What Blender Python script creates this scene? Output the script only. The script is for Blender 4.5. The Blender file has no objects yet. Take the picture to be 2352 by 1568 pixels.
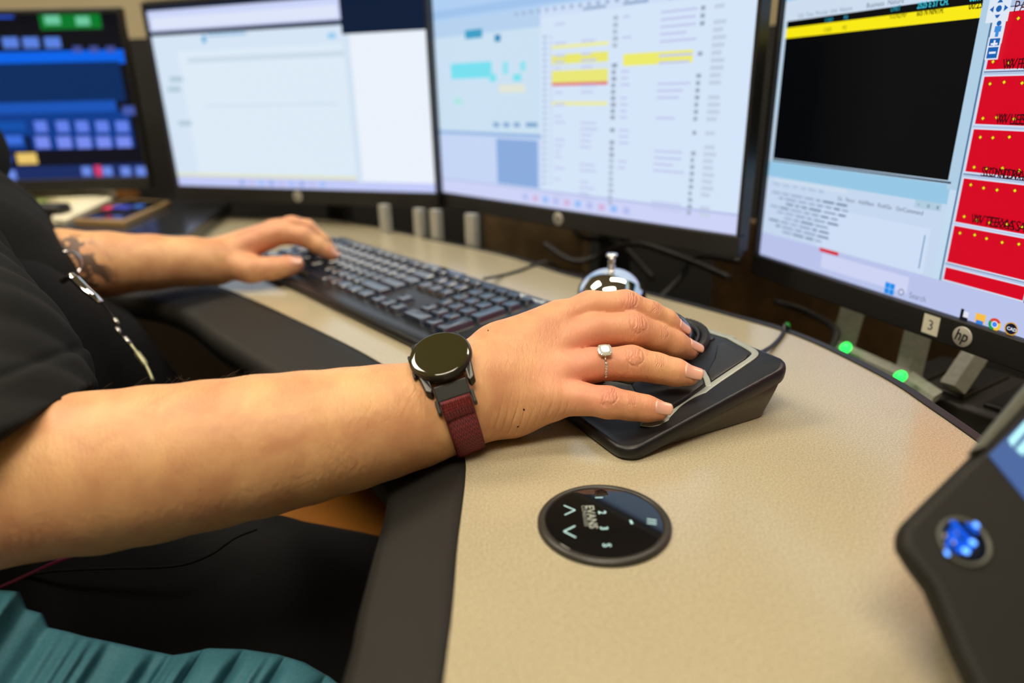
import bpy, bmesh, math, random
import numpy as np
from mathutils import Vector, Matrix
random.seed(7)
C = bpy.context.scene.collection
R = math.radians
PI = math.pi
# ------------------------------------------------------------------ camera (desk top is z = 0, metres)
HC = 0.215
FOC = 1568.0
CX, CY = 1176.0, 784.0
PITCH, ROLL = R(20.3), R(1.4)
cp, sp, cr, sr = math.cos(PITCH), math.sin(PITCH), math.cos(ROLL), math.sin(ROLL)
CAM = np.array([0.0, 0.0, HC])
FWD = np.array([0.0, cp, -sp]); U0 = np.array([0.0, sp, cp]); R0 = np.array([1.0, 0, 0])
RIGHT = R0*cr - U0*sr
UP = R0*sr + U0*cr
def ray(x, y):
    return RIGHT*((x-CX)/FOC) - UP*((y-CY)/FOC) + FWD
def at(x, y, t):
    """world point seen at photo position x,y whose depth along the view axis is t metres"""
    return CAM + ray(x, y)*t
def on(x, y, z=0.0):
    """world point at height z"""
    r = ray(x, y)
    return CAM + r*((z-HC)/r[2])
def nrm(v):
    v = np.asarray(v, float); return v/np.linalg.norm(v)

cam = bpy.data.cameras.new('camera'); camo = bpy.data.objects.new('camera', cam); C.objects.link(camo)
cam.sensor_width = 36; cam.lens = 36*FOC/2352; cam.clip_start = 0.01; cam.clip_end = 50
M = Matrix(((RIGHT[0], UP[0], -FWD[0], 0), (RIGHT[1], UP[1], -FWD[1], 0), (RIGHT[2], UP[2], -FWD[2], HC), (0, 0, 0, 1)))
camo.matrix_world = M
cam.dof.use_dof = True; cam.dof.focus_distance = 0.450; cam.dof.aperture_fstop = 3.2
bpy.context.scene.camera = camo
vs = bpy.context.scene.view_settings
vs.view_transform = 'Standard'; vs.look = 'None'; vs.gamma = 1; vs.exposure = 0.03
vs.use_curve_mapping = False

# ------------------------------------------------------------------ object helpers
def tag(o, label=None, cat=None, group=None, kind=None):
    if label: o['label'] = label
    if cat: o['category'] = cat
    if group: o['group'] = group
    if kind: o['kind'] = kind
    return o
def empty(name, loc=(0, 0, 0), rz=0.0, label=None, cat=None, group=None):
    o = bpy.data.objects.new(name, None); C.objects.link(o)
    o.location = [float(v) for v in loc]; o.rotation_euler = (0, 0, rz); o.empty_display_size = .02
    return tag(o, label, cat, group)
def link(name, me, mats, parent=None, smooth=False):
    o = bpy.data.objects.new(name, me); C.objects.link(o)
    for m in (mats if isinstance(mats, (list, tuple)) else [mats]): me.materials.append(m)
    if smooth: me.polygons.foreach_set('use_smooth', [True]*len(me.polygons))
    if parent: o.parent = parent
    return o
def obj(name, bm, mats, parent=None, smooth=False, bevel=0, seg=2, auto=False):
    me = bpy.data.meshes.new(name); bmesh.ops.recalc_face_normals(bm, faces=bm.faces); bm.to_mesh(me); bm.free()
    o = link(name, me, mats, parent, smooth)
    if bevel:
        b = o.modifiers.new('bevel', 'BEVEL'); b.width = bevel; b.segments = seg; b.limit_method = 'ANGLE'; b.angle_limit = R(35)
        b.harden_normals = True
        me.polygons.foreach_set('use_smooth', [True]*len(me.polygons))
    return o
def raw(name, verts, faces, mats, parent=None, smooth=True, fix=True):
    me = bpy.data.meshes.new(name)
    me.from_pydata([tuple(map(float, v)) for v in verts], [], [tuple(map(int, f)) for f in faces])
    if fix:
        bm = bmesh.new(); bm.from_mesh(me); bmesh.ops.recalc_face_normals(bm, faces=bm.faces); bm.to_mesh(me); bm.free()
    return link(name, me, mats, parent, smooth)
def box(bm, c, s, rz=0.0, mat=None):
    """box centre c, full size s"""
    r = bmesh.ops.create_cube(bm, size=1.0)
    M_ = Matrix.Translation(Vector([float(v) for v in c])) @ Matrix.Rotation(rz, 4, 'Z') @ Matrix.Diagonal((s[0], s[1], s[2], 1))
    if mat is not None: M_ = mat @ M_
    bmesh.ops.transform(bm, matrix=M_, verts=r['verts'])
    return r['verts']
def prism(bm, pts, z0, z1, mat=None):
    a = [bm.verts.new((p[0], p[1], z0)) for p in pts]; b = [bm.verts.new((p[0], p[1], z1)) for p in pts]
    n = len(pts)
    bm.faces.new(a[::-1]); bm.faces.new(b)
    for i in range(n): bm.faces.new((a[i], a[(i+1) % n], b[(i+1) % n], b[i]))
    if mat is not None: bmesh.ops.transform(bm, matrix=mat, verts=a+b)
def lathe(prof, n=48, cap=True):
    """prof list of (r,z) -> verts, faces"""
    V, F = [], []
    for r, z in prof:
        for i in range(n):
            a = 2*PI*i/n; V.append((r*math.cos(a), r*math.sin(a), z))
    for k in range(len(prof)-1):
        for i in range(n):
            j = (i+1) % n; F.append((k*n+i, k*n+j, (k+1)*n+j, (k+1)*n+i))
    if cap:
        F.append(tuple(range(n))[::-1]); F.append(tuple(range((len(prof)-1)*n, len(prof)*n)))
    return V, F
def tube(path, rad, n=10, closed=False, flat=1.0, upv=None):
    """swept tube -> verts, faces ; rad scalar or list"""
    P = [np.asarray(p, float) for p in path]; m = len(P); V, F = [], []
    ref = np.array([0, 0, 1.0]) if upv is None else np.asarray(upv, float)
    prev = None
    for i in range(m):
        if closed: d = P[(i+1) % m]-P[i-1]
        else: d = P[min(i+1, m-1)]-P[max(i-1, 0)]
        d = nrm(d)
        if prev is None:
            s = np.cross(d, ref)
            if np.linalg.norm(s) < .1: s = np.cross(d, [1, 0, 0.1])
        else: s = prev - d*np.dot(prev, d)
        if upv is not None: s = np.cross(d, ref)
        s = nrm(s); prev = s; b = np.cross(s, d)
        r = rad[i] if hasattr(rad, '__len__') else rad
        for k in range(n):
            a = 2*PI*k/n; V.append(P[i] + s*math.cos(a)*r + b*math.sin(a)*r*flat)
    for i in range(m if closed else m-1):
        for k in range(n):
            j = (k+1) % n; i2 = (i+1) % m
            F.append((i*n+k, i*n+j, i2*n+j, i2*n+k))
    if not closed:
        F.append(tuple(range(n))[::-1]); F.append(tuple((m-1)*n+k for k in range(n)))
    return V, F
def spline(pts, n=8, closed=False):
    """Catmull-Rom through pts"""
    P = [np.asarray(p, float) for p in pts]; m = len(P); out = []
    for i in range(m if closed else m-1):
        p1, p2 = P[i], P[(i+1) % m]
        p0 = P[i-1] if (i > 0 or closed) else 2*p1-p2
        p3 = P[(i+2) % m] if (i+2 < m or closed) else 2*p2-p1
        for k in range(n):
            t = k/n
            out.append(.5*((2*p1)+(-p0+p2)*t+(2*p0-5*p1+4*p2-p3)*t*t+(-p0+3*p1-3*p2+p3)*t**3))
    if not closed: out.append(P[-1])
    return out
def join(lists):
    V, F = [], []
    for v, f in lists:
        o = len(V); V += list(v); F += [tuple(i+o for i in q) for q in f]
    return V, F
def text_geo(s, size, align='LEFT', bold=False, sx=1.0):
    """flat glyph faces for a string: list of 2-D verts and faces (x right, y up)"""
    cu = bpy.data.curves.new('t', 'FONT'); cu.body = s; cu.size = size; cu.align_x = align; cu.resolution_u = 2
    if bold: cu.offset = size*.02
    o = bpy.data.objects.new('t', cu); C.objects.link(o)
    dg = bpy.context.evaluated_depsgraph_get(); dg.update()
    me = bpy.data.meshes.new_from_object(o.evaluated_get(dg))
    V = [(v.co.x*sx, v.co.y) for v in me.vertices]; F = [tuple(p.vertices) for p in me.polygons]
    bpy.data.objects.remove(o); bpy.data.curves.remove(cu); bpy.data.meshes.remove(me)
    return V, F

# ------------------------------------------------------------------ materials
def mat(name, col, rough=.5, metal=0.0, spec=.5, noise=0.0, nscale=200.0, bump=0.0, bscale=400.0, coat=0.0, sheen=0.0, emis=None, estr=0.0, col2=None):
    m = bpy.data.materials.new(name); m.use_nodes = True; nt = m.node_tree; b = nt.nodes['Principled BSDF']
    b.inputs['Base Color'].default_value = (*col, 1); b.inputs['Roughness'].default_value = rough
    b.inputs['Metallic'].default_value = metal; b.inputs['Specular IOR Level'].default_value = spec
    b.inputs['Coat Weight'].default_value = coat; b.inputs['Sheen Weight'].default_value = sheen
    if emis: b.inputs['Emission Color'].default_value = (*emis, 1); b.inputs['Emission Strength'].default_value = estr
    tc = nt.nodes.new('ShaderNodeTexCoord')
    if noise or col2:
        n = nt.nodes.new('ShaderNodeTexNoise'); n.inputs['Scale'].default_value = nscale; n.inputs['Detail'].default_value = 4
        nt.links.new(tc.outputs['Object'], n.inputs['Vector'])
        mx = nt.nodes.new('ShaderNodeMix'); mx.data_type = 'RGBA'
        c2 = col2 if col2 else [c*(1-noise) for c in col]
        mx.inputs[6].default_value = (*col, 1); mx.inputs[7].default_value = (*c2, 1)
        rp = nt.nodes.new('ShaderNodeMapRange'); rp.inputs[1].default_value = .35; rp.inputs[2].default_value = .65
        nt.links.new(n.outputs['Fac'], rp.inputs[0]); nt.links.new(rp.outputs[0], mx.inputs[0])
        nt.links.new(mx.outputs[2], b.inputs['Base Color'])
    if bump:
        n2 = nt.nodes.new('ShaderNodeTexNoise'); n2.inputs['Scale'].default_value = bscale; n2.inputs['Detail'].default_value = 3
        nt.links.new(tc.outputs['Object'], n2.inputs['Vector'])
        bp = nt.nodes.new('ShaderNodeBump'); bp.inputs['Strength'].default_value = bump; bp.inputs['Distance'].default_value = .0005
        nt.links.new(n2.outputs['Fac'], bp.inputs['Height']); nt.links.new(bp.outputs[0], b.inputs['Normal'])
    return m
black_plastic = mat('black_plastic', (.012, .012, .013), .42, bump=.25, bscale=1500)
monitor_plastic = mat('monitor_plastic', (.009, .009, .008), .5, bump=.2, bscale=1500)
pad_rubber = mat('armrest_rubber', (.0125, .012, .0095), .6, spec=.35, noise=.25, nscale=900, bump=.5, bscale=1300)
edge_black = mat('edge_band_black', (.014, .014, .013), .5)
key_mat = mat('key_plastic_sheen_tint', (.008, .017, .032), .26, spec=.8, coat=.6, bump=.1, bscale=1500)  # black keys; blue in the base colour stands in for monitor sheen
kb_case = mat('keyboard_case', (.006, .007, .009), .34, spec=.6)
chrome = mat('chrome', (.86, .87, .88), .06, metal=1)
steel = mat('brushed_steel', (.55, .54, .5), .3, metal=1, noise=.2)
silver_plastic = mat('silver_plastic', (.33, .36, .32), .38, metal=.2, noise=.08, nscale=900)
post_grey = mat('post_grey_paint', (.36, .36, .31), .5, noise=.15)
tb_top = mat('trackball_shell', (.0075, .008, .009), .32, spec=.4, bump=.25, bscale=2600)
tb_skirt = mat('trackball_skirt', (.095, .090, .066), .55, noise=.15, nscale=900, bump=.4, bscale=1800)
tb_button = mat('trackball_button', (.009, .009, .010), .42, bump=.3, bscale=2600)
tb_ball = mat('ball_gloss', (.006, .007, .010), .05, spec=.6, coat=.6)
wall_paint = mat('wall_paint_cream', (.62, .55, .36), .8, noise=.05, nscale=3)
floor_m = mat('dark_carpet', (.030, .024, .018), .95, noise=.4, nscale=150, bump=.6, bscale=300)
ceil_m = mat('ceiling_tile', (.55, .52, .44), .9, noise=.12, nscale=60)
paper = mat('paper_cream', (.82, .79, .58), .7, noise=.1, nscale=30)
glass_black = mat('black_glass', (.004, .004, .005), .03, spec=.6, coat=.4)

def laminate():
    m = bpy.data.materials.new('speckled_beige_laminate'); m.use_nodes = True; nt = m.node_tree; b = nt.nodes['Principled BSDF']
    tc = nt.nodes.new('ShaderNodeTexCoord')
    def noise(s, d=3):
        n = nt.nodes.new('ShaderNodeTexNoise'); n.inputs['Scale'].default_value = s; n.inputs['Detail'].default_value = d
        nt.links.new(tc.outputs['Object'], n.inputs['Vector']); return n
    n1, n2, n3 = noise(900, 5), noise(2600, 2), noise(28, 3)
    r = nt.nodes.new('ShaderNodeValToRGB'); r.color_ramp.elements[0].position = .30; r.color_ramp.elements[1].position = .70
    r.color_ramp.elements[0].color = (.22, .19, .115, 1); r.color_ramp.elements[1].color = (.60, .525, .365, 1)
    e = r.color_ramp.elements.new(.5); e.color = (.41, .365, .238, 1)
    add = nt.nodes.new('ShaderNodeMath'); add.operation = 'MULTIPLY_ADD'; add.inputs[1].default_value = .45
    sub = nt.nodes.new('ShaderNodeMath'); sub.operation = 'MULTIPLY'; sub.inputs[1].default_value = .55
    nt.links.new(n1.outputs['Fac'], sub.inputs[0]); nt.links.new(n2.outputs['Fac'], add.inputs[0]); nt.links.new(sub.outputs[0], add.inputs[2])
    nt.links.new(add.outputs[0], r.inputs['Fac'])
    mx = nt.nodes.new('ShaderNodeMix'); mx.data_type = 'RGBA'; mx.blend_type = 'MULTIPLY'; mx.inputs[0].default_value = .06
    nt.links.new(r.outputs['Color'], mx.inputs[6]); nt.links.new(n3.outputs['Fac'], mx.inputs[7])
    nt.links.new(mx.outputs[2], b.inputs['Base Color']); b.inputs['Roughness'].default_value = .19; b.inputs['Specular IOR Level'].default_value = .5; b.inputs['IOR'].default_value = 1.72
    bp = nt.nodes.new('ShaderNodeBump'); bp.inputs['Strength'].default_value = .03; bp.inputs['Distance'].default_value = .0003
    nt.links.new(n1.outputs['Fac'], bp.inputs['Height']); nt.links.new(bp.outputs[0], b.inputs['Normal'])
    return m
laminate_m = laminate()

def screen_material(name, strength):
    """a lit display: colours of the picture elements live in the 'Col' attribute, behind slightly glossy glass"""
    m = bpy.data.materials.new(name); m.use_nodes = True; nt = m.node_tree; b = nt.nodes['Principled BSDF']
    b.inputs['Base Color'].default_value = (.002, .002, .002, 1); b.inputs['Roughness'].default_value = .4; b.inputs['Specular IOR Level'].default_value = .12
    a = nt.nodes.new('ShaderNodeAttribute'); a.attribute_name = 'Col'
    nt.links.new(a.outputs['Color'], b.inputs['Emission Color']); b.inputs['Emission Strength'].default_value = strength
    return m
screen_m = screen_material('display_lit', 0.97)
def lin(c):
    return tuple(((v/255)/12.92 if v/255 <= .04045 else (((v/255)+.055)/1.055)**2.4) for v in c)
# ------------------------------------------------------------------ the room
def struct(name, bm, m):
    o = obj(name, bm, m); o['kind'] = 'structure'; return o
FZ = -0.74
RX0, RX1, RY0, RY1, RZ1 = -3.2, 2.6, -2.4, 3.0, 1.95
bm = bmesh.new(); box(bm, ((RX0+RX1)/2, (RY0+RY1)/2, FZ-.05), (RX1-RX0+.2, RY1-RY0+.2, .1)); struct('floor', bm, floor_m)
bm = bmesh.new(); box(bm, ((RX0+RX1)/2, (RY0+RY1)/2, RZ1+.05), (RX1-RX0+.2, RY1-RY0+.2, .1)); struct('ceiling', bm, ceil_m)
bm = bmesh.new(); box(bm, ((RX0+RX1)/2, RY1+.05, (FZ+RZ1)/2), (RX1-RX0+.2, .1, RZ1-FZ)); struct('wall_back', bm, wall_paint)
bm = bmesh.new(); box(bm, ((RX0+RX1)/2, RY0-.05, (FZ+RZ1)/2), (RX1-RX0+.2, .1, RZ1-FZ)); struct('wall_front', bm, wall_paint)
bm = bmesh.new(); box(bm, (RX0-.05, (RY0+RY1)/2, (FZ+RZ1)/2), (.1, RY1-RY0, RZ1-FZ)); struct('wall_left', bm, wall_paint)
bm = bmesh.new(); box(bm, (RX1+.05, (RY0+RY1)/2, (FZ+RZ1)/2), (.1, RY1-RY0, RZ1-FZ)); struct('wall_right', bm, wall_paint)
# recessed ceiling lights
diffuser = mat('light_diffuser', (.9, .9, .86), .6, emis=(1.0, .87, .70), estr=19.0)
fix_m = mat('white_metal', (.7, .7, .68), .4)
def ceiling_light(x, y, lx, ly, label):
    t = empty('ceiling_light', (x, y, RZ1), 0, label, 'light', 'ceiling light panels')
    bm = bmesh.new()
    for sx, sy, wx, wy in ((0, 1, lx+.04, .02), (0, -1, lx+.04, .02), (1, 0, .02, ly), (-1, 0, .02, ly)):
        box(bm, (sx*(lx/2+.01), sy*(ly/2+.01), -.015), (wx, wy, .03))
    obj('frame', bm, fix_m, t)
    bm = bmesh.new(); box(bm, (0, 0, -.008), (lx, ly, .012)); obj('diffuser', bm, diffuser, t)
ceiling_light(-.25, -.45, 1.2, .6, 'bright rectangular ceiling light above and behind the camera')
ceiling_light(-1.5, .95, 1.2, .6, 'bright rectangular ceiling light above the left end of the desk')
ceiling_light(.75, 1.0, 1.2, .3, 'narrow bright ceiling light above the right-hand monitors')
w = bpy.data.worlds.new('w'); bpy.context.scene.world = w; w.use_nodes = True
w.node_tree.nodes['Background'].inputs[0].default_value = (.5, .45, .38, 1); w.node_tree.nodes['Background'].inputs[1].default_value = .2

# ------------------------------------------------------------------ desk
def g2(x, y, z=0.0):
    p = on(x, y, z); return np.array([p[0], p[1]])
K = HC/.19
inner = [(-1.25, 1.30), (-.80, 1.14), (-.56, .97), tuple(g2(510, 660)), tuple(g2(690, 738)), tuple(g2(870, 830)), tuple(g2(975, 915)), tuple(g2(1040, 985)), tuple(g2(1066, 1045)),
         tuple(g2(1069, 1100)), tuple(g2(1052, 1250)), tuple(g2(1040, 1400)), tuple(g2(1020, 1567)), (-.030, .10), (-.03, -.35)]
outer = [(-1.25, 1.20), (-.84, 1.04), (-.62, .87), tuple(g2(370, 700, -.012)), tuple(g2(500, 780, -.012)), tuple(g2(655, 880, -.012)), tuple(g2(770, 975, -.012)), tuple(g2(850, 1055, -.012)), tuple(g2(888, 1110, -.012)),
         tuple(g2(886, 1180, -.012)), tuple(g2(860, 1280, -.012)), tuple(g2(822, 1430, -.012)), tuple(g2(790, 1567, -.012)), (-.078, .10), (-.085, -.35)]
back = [(.31, -.35), (.30, .05), (.294, .25), tuple(g2(2230, 1005)), tuple(g2(2130, 935)), tuple(g2(2040, 875)), tuple(g2(1900, 803)), tuple(g2(1800, 762)), tuple(g2(1700, 733)), tuple(g2(1500, 680)), tuple(g2(1300, 632)), tuple(g2(1160, 588)), tuple(g2(980, 549)), tuple(g2(860, 522)), tuple(g2(744, 504)), tuple(g2(640, 499)), (-.62, 1.33), (-.90, 1.44), (-1.25, 1.56)]
inS, outS, backS = [[(p[0], p[1]) for p in spline(q, 6)] for q in (inner, outer, back)]
desk = empty('desk', (0, 0, 0), 0, 'curved beige speckled laminate console desk with wide black padded front edge', 'desk')
poly = inS[::-1] + []
# top: from inner edge (left -> near) then back edge (near -> left)
pts = inS + backS
bm = bmesh.new(); prism(bm, pts, -.028, 0.0)
bmesh.ops.triangulate(bm, faces=[f for f in bm.faces if len(f.verts) > 4]); obj('worktop', bm, laminate_m, desk)
# black bumper strip along the back edge
n = len(backS); V = []
for i, p in enumerate(backS):
    d = nrm(np.array(backS[min(i+1, n-1)])-np.array(backS[max(i-1, 0)])); nn = np.array([d[1], -d[0]])
    q = np.array(p)
    for off, z in ((.0, -.03), (.0, .0012), (.007, .0012), (.0085, -.001), (.0085, -.03)):
        V.append((*(q+nn*(off+.0002)), z))
F = []
for i in range(n-1):
    for k in range(5): F.append((i*5+k, i*5+(k+1) % 5, (i+1)*5+(k+1) % 5, (i+1)*5+k))
raw('edge_strip', V, F, edge_black, desk, smooth=False)
# padded front edge
prof = []
V, F = [], []
n = len(inS); m_ = 11
for i in range(n):
    a, b = np.array(inS[i]), np.array(outS[i])
    for k in range(m_):
        if k == 0: s, z = 0.0, -.03
        elif k == 1: s, z = 0.0, -.0006
        else:
            s = (k-1)/(m_-4) if k < m_-2 else (1.0 if k == m_-2 else .15)
            s = min(s, 1.04)
            z = (-.0006 - .010*max(0, s)**1.5 - (.010 if s > 1 else 0)) if k < m_-2 else (-.036 if k == m_-2 else -.042)
        q = a*(1-s)+b*s; V.append((q[0], q[1], z))
for i in range(n-1):
    for k in range(m_): F.append((i*m_+k, i*m_+(k+1) % m_, (i+1)*m_+(k+1) % m_, (i+1)*m_+k))
o = raw('armrest_pad', V, F, pad_rubber, desk)
# cabinets beneath the desk
wood = mat('orange_brown_wood', (.34, .12, .006), .6, noise=.25, nscale=14)
darkwood = mat('dark_brown_wood', (.03, .015, .009), .6, noise=.3, nscale=20)
cab = empty('drawer_cabinet', (0, 0, FZ), 0, 'orange brown wooden cabinet under the desk edge, seen below the forearm', 'cabinet')
bm = bmesh.new(); box(bm, (-.05, .74, .27), (.44, .34, .52)); obj('body', bm, wood, cab, bevel=.004)
bm = bmesh.new(); box(bm, (-.05, .562, .38), (.42, .016, .22)); box(bm, (-.05, .562, .14), (.42, .016, .22)); obj('drawer_front', bm, wood, cab, bevel=.003)
panel = obj('modesty_panel', (lambda b: (box(b, (-.40, 1.28, -.36), (1.3, .03, .64), R(-32)), b)[1])(bmesh.new()), darkwood)
tag(panel, 'dark brown upright panel under the far side of the desk behind the lap', 'panel')

# ------------------------------------------------------------------ monitors
WS, HS = .527, .296
class Screen:
    def __init__(s, O, ang, tilt=0):
        a = R(ang); s.O = np.asarray(O, float); s.ang = ang; s.tilt = tilt
        s.u = np.array([math.cos(a), math.sin(a), 0]); nn = np.array([s.u[1], -s.u[0], 0]); t = R(tilt)
        s.v = np.array([0, 0, 1])*math.cos(t)-nn*math.sin(t); s.n = np.cross(s.u, s.v)
        s.V, s.F, s.Cc = [], [], []; s.k = 0
    def uv(s, x, y):
        r = ray(x, y); t = np.dot(s.O-CAM, s.n)/np.dot(r, s.n); q = CAM+r*t-s.O
        return np.array([np.dot(q, s.u), np.dot(q, s.v)])
    def poly(s, pts, col, up=1):
        s.k += up; o = len(s.V); z = s.k*.000006
        for p in pts: s.V.append((min(max(p[0], 0), WS), -z, min(max(p[1], 0), HS)))
        s.F.append(tuple(range(o, o+len(pts)))); s.Cc.append((lin(col), len(pts)))
    def rect(s, u0, v0, u1, v1, col, up=1):
        s.poly([(u0, v0), (u1, v0), (u1, v1), (u0, v1)], col, up)
    def prect(s, x0, y0, x1, y1, col):
        """axis-aligned display rectangle between two measured corners (upper left, lower right)"""
        a, b = s.uv(x0, y0), s.uv(x1, y1); s.rect(min(a[0], b[0]), min(a[1], b[1]), max(a[0], b[0]), max(a[1], b[1]), col)
    def text(s, u, v, st, size, col, bold=False, sx=1.0):
        V, F = text_geo(st, size, bold=bold, sx=sx); o = len(s.V); s.k += 1; z = s.k*.000006
        if any(u+p[0] > WS for p in V): return
        for p in V: s.V.append((u+p[0], -z, v+p[1]))
        for f in F: s.F.append(tuple(i+o for i in f)); s.Cc.append((lin(col), len(f)))
    def ptext(s, x, y, st, size, col, **k):
        a = s.uv(x, y); s.text(a[0], a[1], st, size, col, **k)
    def disc(s, u, v, r, col, a0=0, a1=360, inner_=0):
        n = 20
        pts = [(u+r*math.cos(R(a0+(a1-a0)*i/n)), v+r*math.sin(R(a0+(a1-a0)*i/n))) for i in range(n+(0 if a1-a0 == 360 else 1))]
        if a1-a0 != 360: pts.append((u, v))
        s.poly(pts, col)
    def build(s, root):
        me = bpy.data.meshes.new('screen'); me.from_pydata(s.V, [], s.F)
        ca = me.color_attributes.new('Col', 'FLOAT_COLOR', 'CORNER'); arr = []
        for c, n_ in s.Cc: arr += [c[0], c[1], c[2], 1.0]*n_
        ca.data.foreach_set('color', arr)
        o = link('screen', me, screen_m, root)
        return o
def monitor(sc, label, logo=True, sticker=None, pole=-.25):
    root = empty('monitor', (0, 0, 0), 0, label, 'monitor')
    u, v, n_ = sc.u, sc.v, sc.n
    root.matrix_world = Matrix(((u[0], -n_[0], v[0], sc.O[0]), (u[1], -n_[1], v[1], sc.O[1]), (u[2], -n_[2], v[2], sc.O[2]), (0, 0, 0, 1)))
    b0, bs, bt = .024, .0045, .008      # bezel below / sides / top
    bm = bmesh.new()
    prof_ = [(-bs, -b0), (WS+bs, -b0), (WS+bs, HS+bt), (-bs, HS+bt)]
    box(bm, (WS/2, .008, HS/2-.004), (WS+2*bs, .012, HS+b0+bt-.002)); box(bm, (WS/2, .024, HS/2-.004), (WS-.05, .022, HS-.02))
    f = .004
    box(bm, (WS/2, -.001, -b0/2), (WS+2*bs, .012, b0)); box(bm, (WS/2, -.001, HS+bt/2), (WS+2*bs, .012, bt))
    box(bm, (-bs/2, -.001, HS/2), (bs, .012, HS)); box(bm, (WS+bs/2, -.001, HS/2), (bs, .012, HS))
    obj('housing', bm, monitor_plastic, root, bevel=.0015)
    sc.build(root)
    bm = bmesh.new(); box(bm, (WS/2, .050, HS/2), (.12, .03, .12)); box(bm, (WS/2, .085, HS/2), (.05, .05, .05)); box(bm, (WS/2, .115, (pole+.21)/2), (.04, .03, .21-pole))
    obj('mount_arm', bm, black_plastic, root, bevel=.004)
    if logo:
        V, F = lathe([(.0085, 0), (.0085, .0006), (.008, .0009)], 32); rot = Matrix.Rotation(R(90), 4, 'X')
        o = raw('logo', V, F, logo_m, root); o.matrix_local = Matrix.Translation((WS/2+.001, -.0071, -b0/2)) @ rot
        tv, tf = text_geo('hp', .0135, 'CENTER', bold=True, sx=.85)
        # slanted lettering
        t = raw('logo_letters', [(x+.22*y, y, 0) for x, y in tv], tf, logo_ink, o, smooth=False, fix=False)
        t.matrix_local = Matrix.Translation((-.0008, -.0034, .00105))
    if sticker:
        bm = bmesh.new(); box(bm, (WS/2-.0285, -.0074, -b0/2+.0008), (.0150, .0006, .0165)); o = obj('number_sticker', bm, mat('sticker_paper', (.70, .70, .55), .6), root)
        tv, tf = text_geo(sticker, .0125, 'CENTER')
        t = raw('sticker_number', [(x, 0, y) for x, y in tv], tf, logo_ink, o, smooth=False, fix=False); t.location = (WS/2-.0283, -.0078, -b0/2-.0035)
    return root
logo_m = mat('logo_silver', (.55, .54, .47), .35, metal=.3)
logo_ink = mat('logo_ink', (.02, .02, .02), .5)

W0 = (232, 241, 253)
# --- monitor 2: pale document windows
s2 = Screen(on(412, 425, .062), -20.3)
s2.rect(0, 0, WS, HS, (8, 28, 56))
s2.rect(0, 0, WS, .020, (196, 204, 250))
a = s2.uv(785, 70)[0]
s2.rect(0, .2585, a, .2905, (204, 214, 250)); s2.rect(.006, .262, a-.004, .280, (222, 230, 251))
s2.rect(0, .020, a, .2515, (214, 230, 247)); s2.rect(.05, .020, a, .226, (222, 236, 249))
s2.rect(.0, .0165, a, .022, (226, 228, 190)); s2.rect(a, .014, WS, .238, (236, 243, 253)); s2.rect(a, .012, a+.012, .238, (212, 228, 244))
s2.rect(.12, .246, .2, .250, (150, 190, 225)); s2.rect(.07, .207, a, .215, (204, 220, 234)); s2.rect(.09, .135, a-.02, .139, (210, 226, 240))
s2.prect(463, 82, 474, 98, (70, 165, 215)); s2.prect(752, 76, 772, 88, (150, 205, 240))
for (x, y) in ((405, 182), (400, 205), (425, 283)): s2.prect(x-16, y-5, x+16, y+5, (176, 200, 216))
for i in range(9): s2.rect(.14+i*.021, .004, .150+i*.021, .012, [(150, 170, 230), (190, 190, 235), (160, 190, 250)][i % 3])
monitor(s2, 'monitor showing near-white document windows under a lavender title bar, second from the left')
# --- monitor 3: pale blue tables with yellow bars
s3 = Screen(on(1018, 440, .062), -48.2)
s3.rect(0, 0, WS, HS, (214, 230, 250))
s3.rect(0, .248, WS, HS, (176, 208, 244)); s3.rect(0, .252, WS, .262, (160, 196, 238)); s3.rect(0, .236, WS, .248, (206, 224, 248))
s3.rect(0, 0, WS, .020, (206, 212, 248)); s3.rect(0, .020, WS, .0225, (180, 190, 232))
uL = s3.uv(1243, 300)[0]
s3.rect(0, .226, uL, .248, (182, 210, 240)); s3.rect(0, .094, uL, .226, (204, 226, 244)); s3.rect(0, .090, uL, .095, (150, 184, 226))
s3.rect(0, .022, uL, .090, (198, 214, 246)); s3.prect(1140, 318, 1236, 432, (138, 172, 222))
s3.prect(1068, 70, 1108, 86, (60, 160, 200)); s3.prect(1136, 80, 1150, 95, (50, 140, 190))
s3.prect(1035, 147, 1130, 178, (120, 224, 240)); s3.prect(1154, 142, 1168, 170, (150, 226, 240)); s3.prect(1194, 142, 1208, 162, (150, 226, 240))
s3.prect(1124, 170, 1140, 188, (130, 226, 240)); s3.prect(1178, 170, 1198, 186, (130, 226, 240)); s3.prect(1146, 195, 1206, 212, (226, 230, 214)); s3.prect(1042, 225, 1062, 240, (176, 232, 228))
for i, x in enumerate((1140, 1163, 1187, 1215, 1228)): s3.prect(x-7, 281, x+7, 292, (130, 168, 208))
for i in range(26):
    for x, wd in ((1248, 7), (1262, 6)): s3.prect(x, 82+i*13.4, x+wd, 88+i*13.4, (160, 184, 216) if x < 1255 else (196, 210, 236))
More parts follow.
